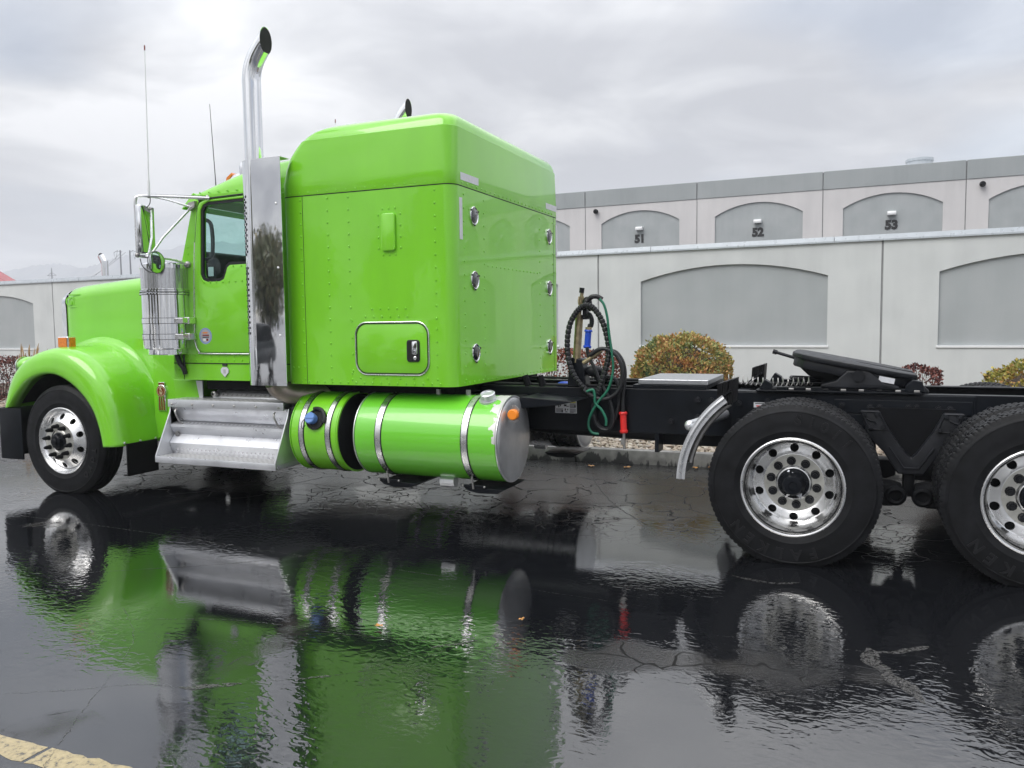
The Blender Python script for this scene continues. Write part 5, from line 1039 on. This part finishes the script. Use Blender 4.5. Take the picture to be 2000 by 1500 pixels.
# ------------------------------------------------------------------ mirrors and antennas
def mirror():
    root = B(); r = .0135
    root.tube(spline([(1.72, -1.02, 2.665), (1.55, -1.18, 2.665), (1.36, -1.345, 2.665), (1.30, -1.385, 2.66), (1.275, -1.40, 2.63), (1.272, -1.40, 2.5), (1.272, -1.40, 2.18)], 8), r, 10)
    root.tube([(1.52, -1.02, 2.60), (1.43, -1.20, 2.645), (1.36, -1.33, 2.664)], .010, 8)
    root.tube([(1.50, -1.02, 2.59), (1.38, -1.22, 2.33), (1.34, -1.34, 2.155)], .011, 8)
    root.tube(spline([(1.43, -1.01, 2.11), (1.40, -1.12, 2.14), (1.36, -1.28, 2.15), (1.272, -1.40, 2.165)], 6), .013, 8)
    br = root.build('mirror_bracket', 'alu', TR)
    M = Matrix.Translation((1.31, -1.335, 2.385)) @ Matrix.Rotation(math.radians(7), 4, 'Z')
    b = B(); b.box(-.03, .022, -.088, .088, -.205, .205, M); hs = b.build('mirror_housing', 'chrome', br, .5, bevel=.012)
    b = B(); b.box(.0222, .0242, -.078, .078, -.192, .192, M); b.build('mirror_glass', 'mirror', hs, 0)
    b = B(); b.lathe([(.0, -.03), (.05, -.028), (.085, -.01), (.095, .0), (.092, .006)], (1.40, -1.325, 2.11), 'x', 28); cv = b.build('convex_mirror', 'hose', br)
    b = B(); b.lathe([(.091, .004), (.07, .012), (.035, .017), (.0, .019)], (1.40, -1.325, 2.11), 'x', 28); b.build('mirror_glass', 'mirror', cv, 1.0)
    b = B(); b.prism([(1.50, 2.57), (1.56, 2.60), (1.56, 2.65), (1.48, 2.64)], 'y', -CY - .03, -CY); b.ball((1.44, -1.01, 2.11), .03, 10, 6); b.ball((1.36, -1.335, 2.665), .020, 8, 6); b.ball((1.272, -1.40, 2.17), .022, 8, 6); b.ball((1.70, -1.02, 2.68), .015, 8, 6); b.build('bracket_clamp', 'steel', br)
    b = B(); b.tube(spline([(1.29, -1.39, 2.14), (1.30, -1.38, 2.08), (1.34, -1.35, 2.03), (1.39, -1.33, 2.03)], 6), .004, 5); b.tube(spline([(1.37, -1.33, 2.65), (1.36, -1.33, 2.6), (1.32, -1.34, 2.56)], 5), .004, 5); b.tube([(1.36, -1.345, 2.678), (1.5, -1.22, 2.678), (1.7, -1.04, 2.68)], .004, 5); b.build('wiring', 'hose', br)
    b = B(); b.tube([(1.372, -1.345, 2.665), (1.374, -1.345, 2.78), (1.376, -1.345, 2.80), (1.395, -1.345, 3.88)], [.011, .011, .006, .003], 8); an = b.build('antenna', 'white', br)
    b = B(); b.tube([(1.3945, -1.345, 3.855), (1.3955, -1.345, 3.895)], .0055, 8); b.build('antenna_tip', 'maroon', an)
    return br
mb = mirror(); both(mb)
b = B(); b.tube([(1.545, -.74, 2.74), (1.540, -.74, 2.86), (1.505, -.74, 3.55)], [.009, .004, .0022], 6); b.build('whip_antenna', 'hose', TR)
b = B(); b.prism([(1.24, 2.13), (1.30, 2.13), (1.30, 2.155), (1.20, 2.165)], 'y', -.93, -.90); b.build('wiper_bracket', 'alu', TR, 0)
# ------------------------------------------------------------------ air lines and their stand
HY = -.47
b = B(); b.prism([(4.765, 1.044), (4.925, 1.044), (4.90, 1.20), (4.885, 1.27), (4.80, 1.28), (4.775, 1.15)], 'y', -.43, -.30); b.build('hose_stand', 'black', TR, 0, bevel=.008)
b = B(); b.cyl((4.835, -.40, 1.24), (4.862, -.40, 1.62), .031, 16); b.cyl((4.862, -.40, 1.62), (4.885, -.40, 1.80), .014, 10); pg = b.build('support_post', 'brass', TR)
b = B(); b.cyl((4.88, -.40, 1.79), (4.885, -.40, 1.83), .020, 10); b.ball((4.93, -.41, 1.71), .05, 10, 8, (.8, .8, 1.0)); b.box(4.90, 4.935, -.44, -.38, 1.58, 1.70); b.build('hose_clamp', 'cast', pg, .5)
b = B(); b.tube(spline([(4.865, -.41, 1.76), (4.862, -.42, 1.72), (4.875, -.42, 1.68), (4.90, -.42, 1.67)], 5), .008, 6); b.tube(spline([(4.90, -.42, 1.76), (4.902, -.42, 1.72), (4.885, -.42, 1.69)], 5), .008, 6); b.build('hook', 'brass', pg)
b = B(); b.tube(spline([(4.93, -.43, 1.60), (4.955, -.44, 1.62), (4.975, -.44, 1.58), (4.97, -.44, 1.53), (4.945, -.44, 1.53)], 6), .018, 8); b.build('coupling_jaw', 'cast', TR)
b = B(); b.cyl((4.955, -.46, 1.495), (4.955, -.46, 1.52), .026, 8); b.cyl((4.955, -.46, 1.47), (4.955, -.46, 1.50), .015, 8); b.build('hose_fitting', 'brass', TR)
def grip(p0, p1, mat, nm):
    P = [Vector(p0).lerp(Vector(p1), f) for f in (0, .06, .12, .13, .85, .86, .93, 1.0)]; b = B(); b.tube(P, [.028, .033, .031, .025, .025, .031, .033, .028], 10); return b.build(nm, mat, TR, .5)
grip((4.955, -.46, 1.50), (4.943, -.46, 1.355), 'blue', 'blue_grip'); grip((5.235, -.475, .865), (5.242, -.475, .70), 'red', 'red_grip')
b = B(); b.cyl((5.242, -.475, .70), (5.242, -.475, .655), .012, 8); b.box(5.222, 5.252, -.49, -.46, .61, .66); b.cyl((5.242, -.475, .625), (5.246, -.475, .575), .011, 8); b.cyl((5.205, -.475, .645), (5.25, -.475, .65), .012, 8); b.build('glad_hand', 'steel', TR, .5)
def ribbed(path, r, nm, mat):
    P = spline(path, 12); b = B(); rs = [r * (1.0 if k % 4 else .80) for k in range(len(P))]; b.tube(P, rs, 10); return b.build(nm, mat, TR, .35)
def y_(pts, y): return [(p[0], y if len(p) < 3 else p[2], p[1]) for p in pts]
ribbed(y_([(4.985, 1.655), (4.945, 1.69), (4.90, 1.675), (4.85, 1.625), (4.805, 1.54), (4.785, 1.43), (4.785, 1.33), (4.805, 1.22), (4.845, 1.13), (4.90, 1.06), (4.955, 1.015)], HY), .0235, 'wrapped_hose', 'hose')
ribbed(y_([(4.945, 1.69), (4.99, 1.68), (5.04, 1.63), (5.085, 1.55), (5.115, 1.45), (5.13, 1.34), (5.12, 1.25), (5.09, 1.15), (5.06, 1.06), (5.04, 1.0)], HY - .03), .0235, 'wrapped_hose', 'hose')
def hose(pts, r, mat, y, nm):
    b = B(); b.tube(spline(y_(pts, y), 8), r, 8); return b.build(nm, mat, TR, .8)
hose([(4.955, 1.73), (4.985, 1.755), (5.03, 1.755), (5.065, 1.735)], .019, 'hose', HY + .01, 'air_hose')
hose([(5.065, 1.735), (5.10, 1.69), (5.125, 1.60), (5.14, 1.47), (5.165, 1.30), (5.17, 1.18), (5.13, 1.04), (5.05, .94), (4.985, .83), (4.972, .75), (5.0, .70), (5.055, .69)], .0105, 'hose_green', HY - .055, 'green_cable')
hose([(4.96, 1.02), (5.01, 1.035), (5.025, .99), (5.03, .93), (5.08, .88), (5.115, .81), (5.115, .76)], .0105, 'hose_green', HY - .06, 'green_cable')
hose([(4.95, 1.365), (4.96, 1.30), (5.01, 1.20), (5.06, 1.08), (5.12, .98), (5.155, .87), (5.155, .77), (5.11, .72), (5.04, .74), (5.0, .83), (5.0, .92)], .0145, 'hose', HY - .015, 'air_hose')
hose([(4.93, 1.03), (5.0, .985), (5.07, .965), (5.15, .98), (5.215, 1.04), (5.24, 1.13), (5.235, 1.22), (5.195, 1.30), (5.13, 1.345), (5.06, 1.35), (4.98, 1.30)], .0155, 'hose', HY - .045, 'air_hose')
hose([(5.10, 1.325), (5.17, 1.33), (5.225, 1.27), (5.25, 1.18), (5.245, 1.08), (5.235, .98), (5.235, .865)], .0155, 'hose', HY - .005, 'air_hose')
hose([(5.09, .99), (5.07, 1.06), (5.09, 1.12), (5.14, 1.13), (5.18, 1.10), (5.205, 1.02), (5.20, .92), (5.17, .80)], .0145, 'hose', HY + .005, 'air_hose')
hose([(5.02, .97), (5.0, .86), (5.02, .77), (5.08, .72), (5.13, .75), (5.14, .84), (5.12, .95)], .0145, 'hose', HY + .02, 'air_hose')
hose([(4.92, 1.24), (5.0, 1.29), (5.07, 1.34)], .017, 'brass', HY - .02, 'hose_spring')
b = B(); b.ball((4.97, -.36, 1.17), .06, 10, 8, (1.3, 1, .8)); b.ball((5.03, -.34, 1.12), .05, 10, 8, (1.4, 1, .8)); b.build('trailer_plug', 'cast', TR)
b = B(); b.ball((4.70, -.30, 1.05), .055, 12, 8, (1.3, 1, .55)); b.build('blue_glad_hand', 'blue', TR)
for x in (4.42, 4.55):
    b = B(); b.cyl((x, -.40, 1.044), (x - .03, -.40, 1.13), .03, 10); b.build('cab_mount', 'black_dull', TR)

# ------------------------------------------------------------------ across the lot, seen mirrored in the chrome and the paint
def tree(loc, h, rad, label):
    ro = empty('lot_tree', loc); tag(ro, label, 'tree', 'trees across the lot'); b = B(); b.tube(spline([(0, 0, -.1), (.05, 0, h * .3), (0, .05, h * .6), (.1, 0, h * .85)], 4), [.14 * (1 - k / 15) + .02 for k in range(13)], 8); b.build('trunk', 'twig', ro)
    for k in range(7):
        a = k * 2.4; b = B(); b.tube([(0, 0, h * (.28 + .06 * k)), (math.cos(a) * rad * .45, math.sin(a) * rad * .45, h * (.45 + .06 * k)), (math.cos(a) * rad * .8, math.sin(a) * rad * .8, h * (.55 + .06 * k))], [.05, .03, .012], 6); b.build('limb', 'twig', ro)
    n = int(2100 * rad); cl = rng.normal(0, 1, (60, 3)); cl /= np.linalg.norm(cl, axis=1, keepdims=True); cl *= rng.uniform(.3, .95, (60, 1)); idx = rng.integers(0, 60, n); P = cl[idx] * [rad, rad, h * .36] + rng.normal(0, .26, (n, 3)) * [rad * .6, rad * .6, h * .2] + [0, 0, h * .62]
    link('crown', leaves_mesh('crown', P, rng.normal(0, 1, (n, 3)), .20, .36, .42), 'tree_leaf', ro, 0)
tree((-9, -24, 0), 5.6, 2.2, 'leafy tree across the lot, reflected in the hood'); tree((-3.2, -27, 0), 8.0, 4.6, 'tallest leafy tree across the lot, reflected in the chrome stack shield'); tree((3.5, -25, 0), 5.0, 2.0, 'small leafy tree across the lot, reflected in the sleeper side'); tree((-17, -23, 0), 6.2, 2.6, 'leafy tree across the lot ahead of the truck, reflected in the air cleaner')
def car(loc, rz, mat, label):
    ro = empty('parked_car', loc, rz); tag(ro, label, 'car', 'cars parked across the lot')
    body = [(-2.3, .35), (2.3, .35), (2.35, .7), (2.2, .95), (1.2, 1.08), (-2.1, 1.12), (-2.35, .9)]; b = B(); b.prism(body, 'y', -.9, .9); b.build('body', mat, ro, .5, bevel=.08)
    b = B(); b.loft([[(x, y, 1.08) for x, y in ((-2.1, -.85), (1.15, -.85), (1.15, .85), (-2.1, .85))], [(x, y, 1.66) for x, y in ((-1.75, -.66), (.35, -.66), (.35, .66), (-1.75, .66))]]); b.build('cabin_glass', 'lens', ro, 0, bevel=.05)
    b = B(); b.box(-1.72, .33, -.64, .64, 1.65, 1.71); b.build('roof', mat, ro, 0, bevel=.03)
    for x in (-1.4, 1.45):
        for y in (-.9, .9): b = B(); b.lathe([(.19, -.11), (.30, -.11), (.33, -.08), (.33, .08), (.30, .11), (.19, .11)], (x, y * .93, .33), 'y', 20); wl_ = b.build('wheel', 'rubber', ro); b = B(); b.lathe([(.0, -.09), (.2, -.10), (.2, .10), (.0, .09)], (x, y * .93, .33), 'y', 16); b.build('rim', 'alu', wl_)
MT['carwhite'] = plain('white_car_paint', (.70, .71, .72), .3, coat=1, var=.02); MT['cargrey'] = plain('dark_grey_car_paint', (.05, .055, .06), .3, coat=1, var=.02); MT['carsilver'] = plain('silver_car_paint', (.38, .39, .40), .3, coat=1, metal=.4, var=.02)
car((-2.6, -15.5, 0), math.radians(84), 'carwhite', 'white car parked across the lot, mirrored in the stack shield'); car((-6.0, -16.5, 0), math.radians(90), 'cargrey', 'dark grey car parked across the lot beside the white one'); car((2.6, -16.8, 0), math.radians(90), 'carsilver', 'silver car parked across the lot behind the camera side'); car((-12.5, -15.5, 0), math.radians(88), 'cargrey', 'dark car parked across the lot ahead of the truck')
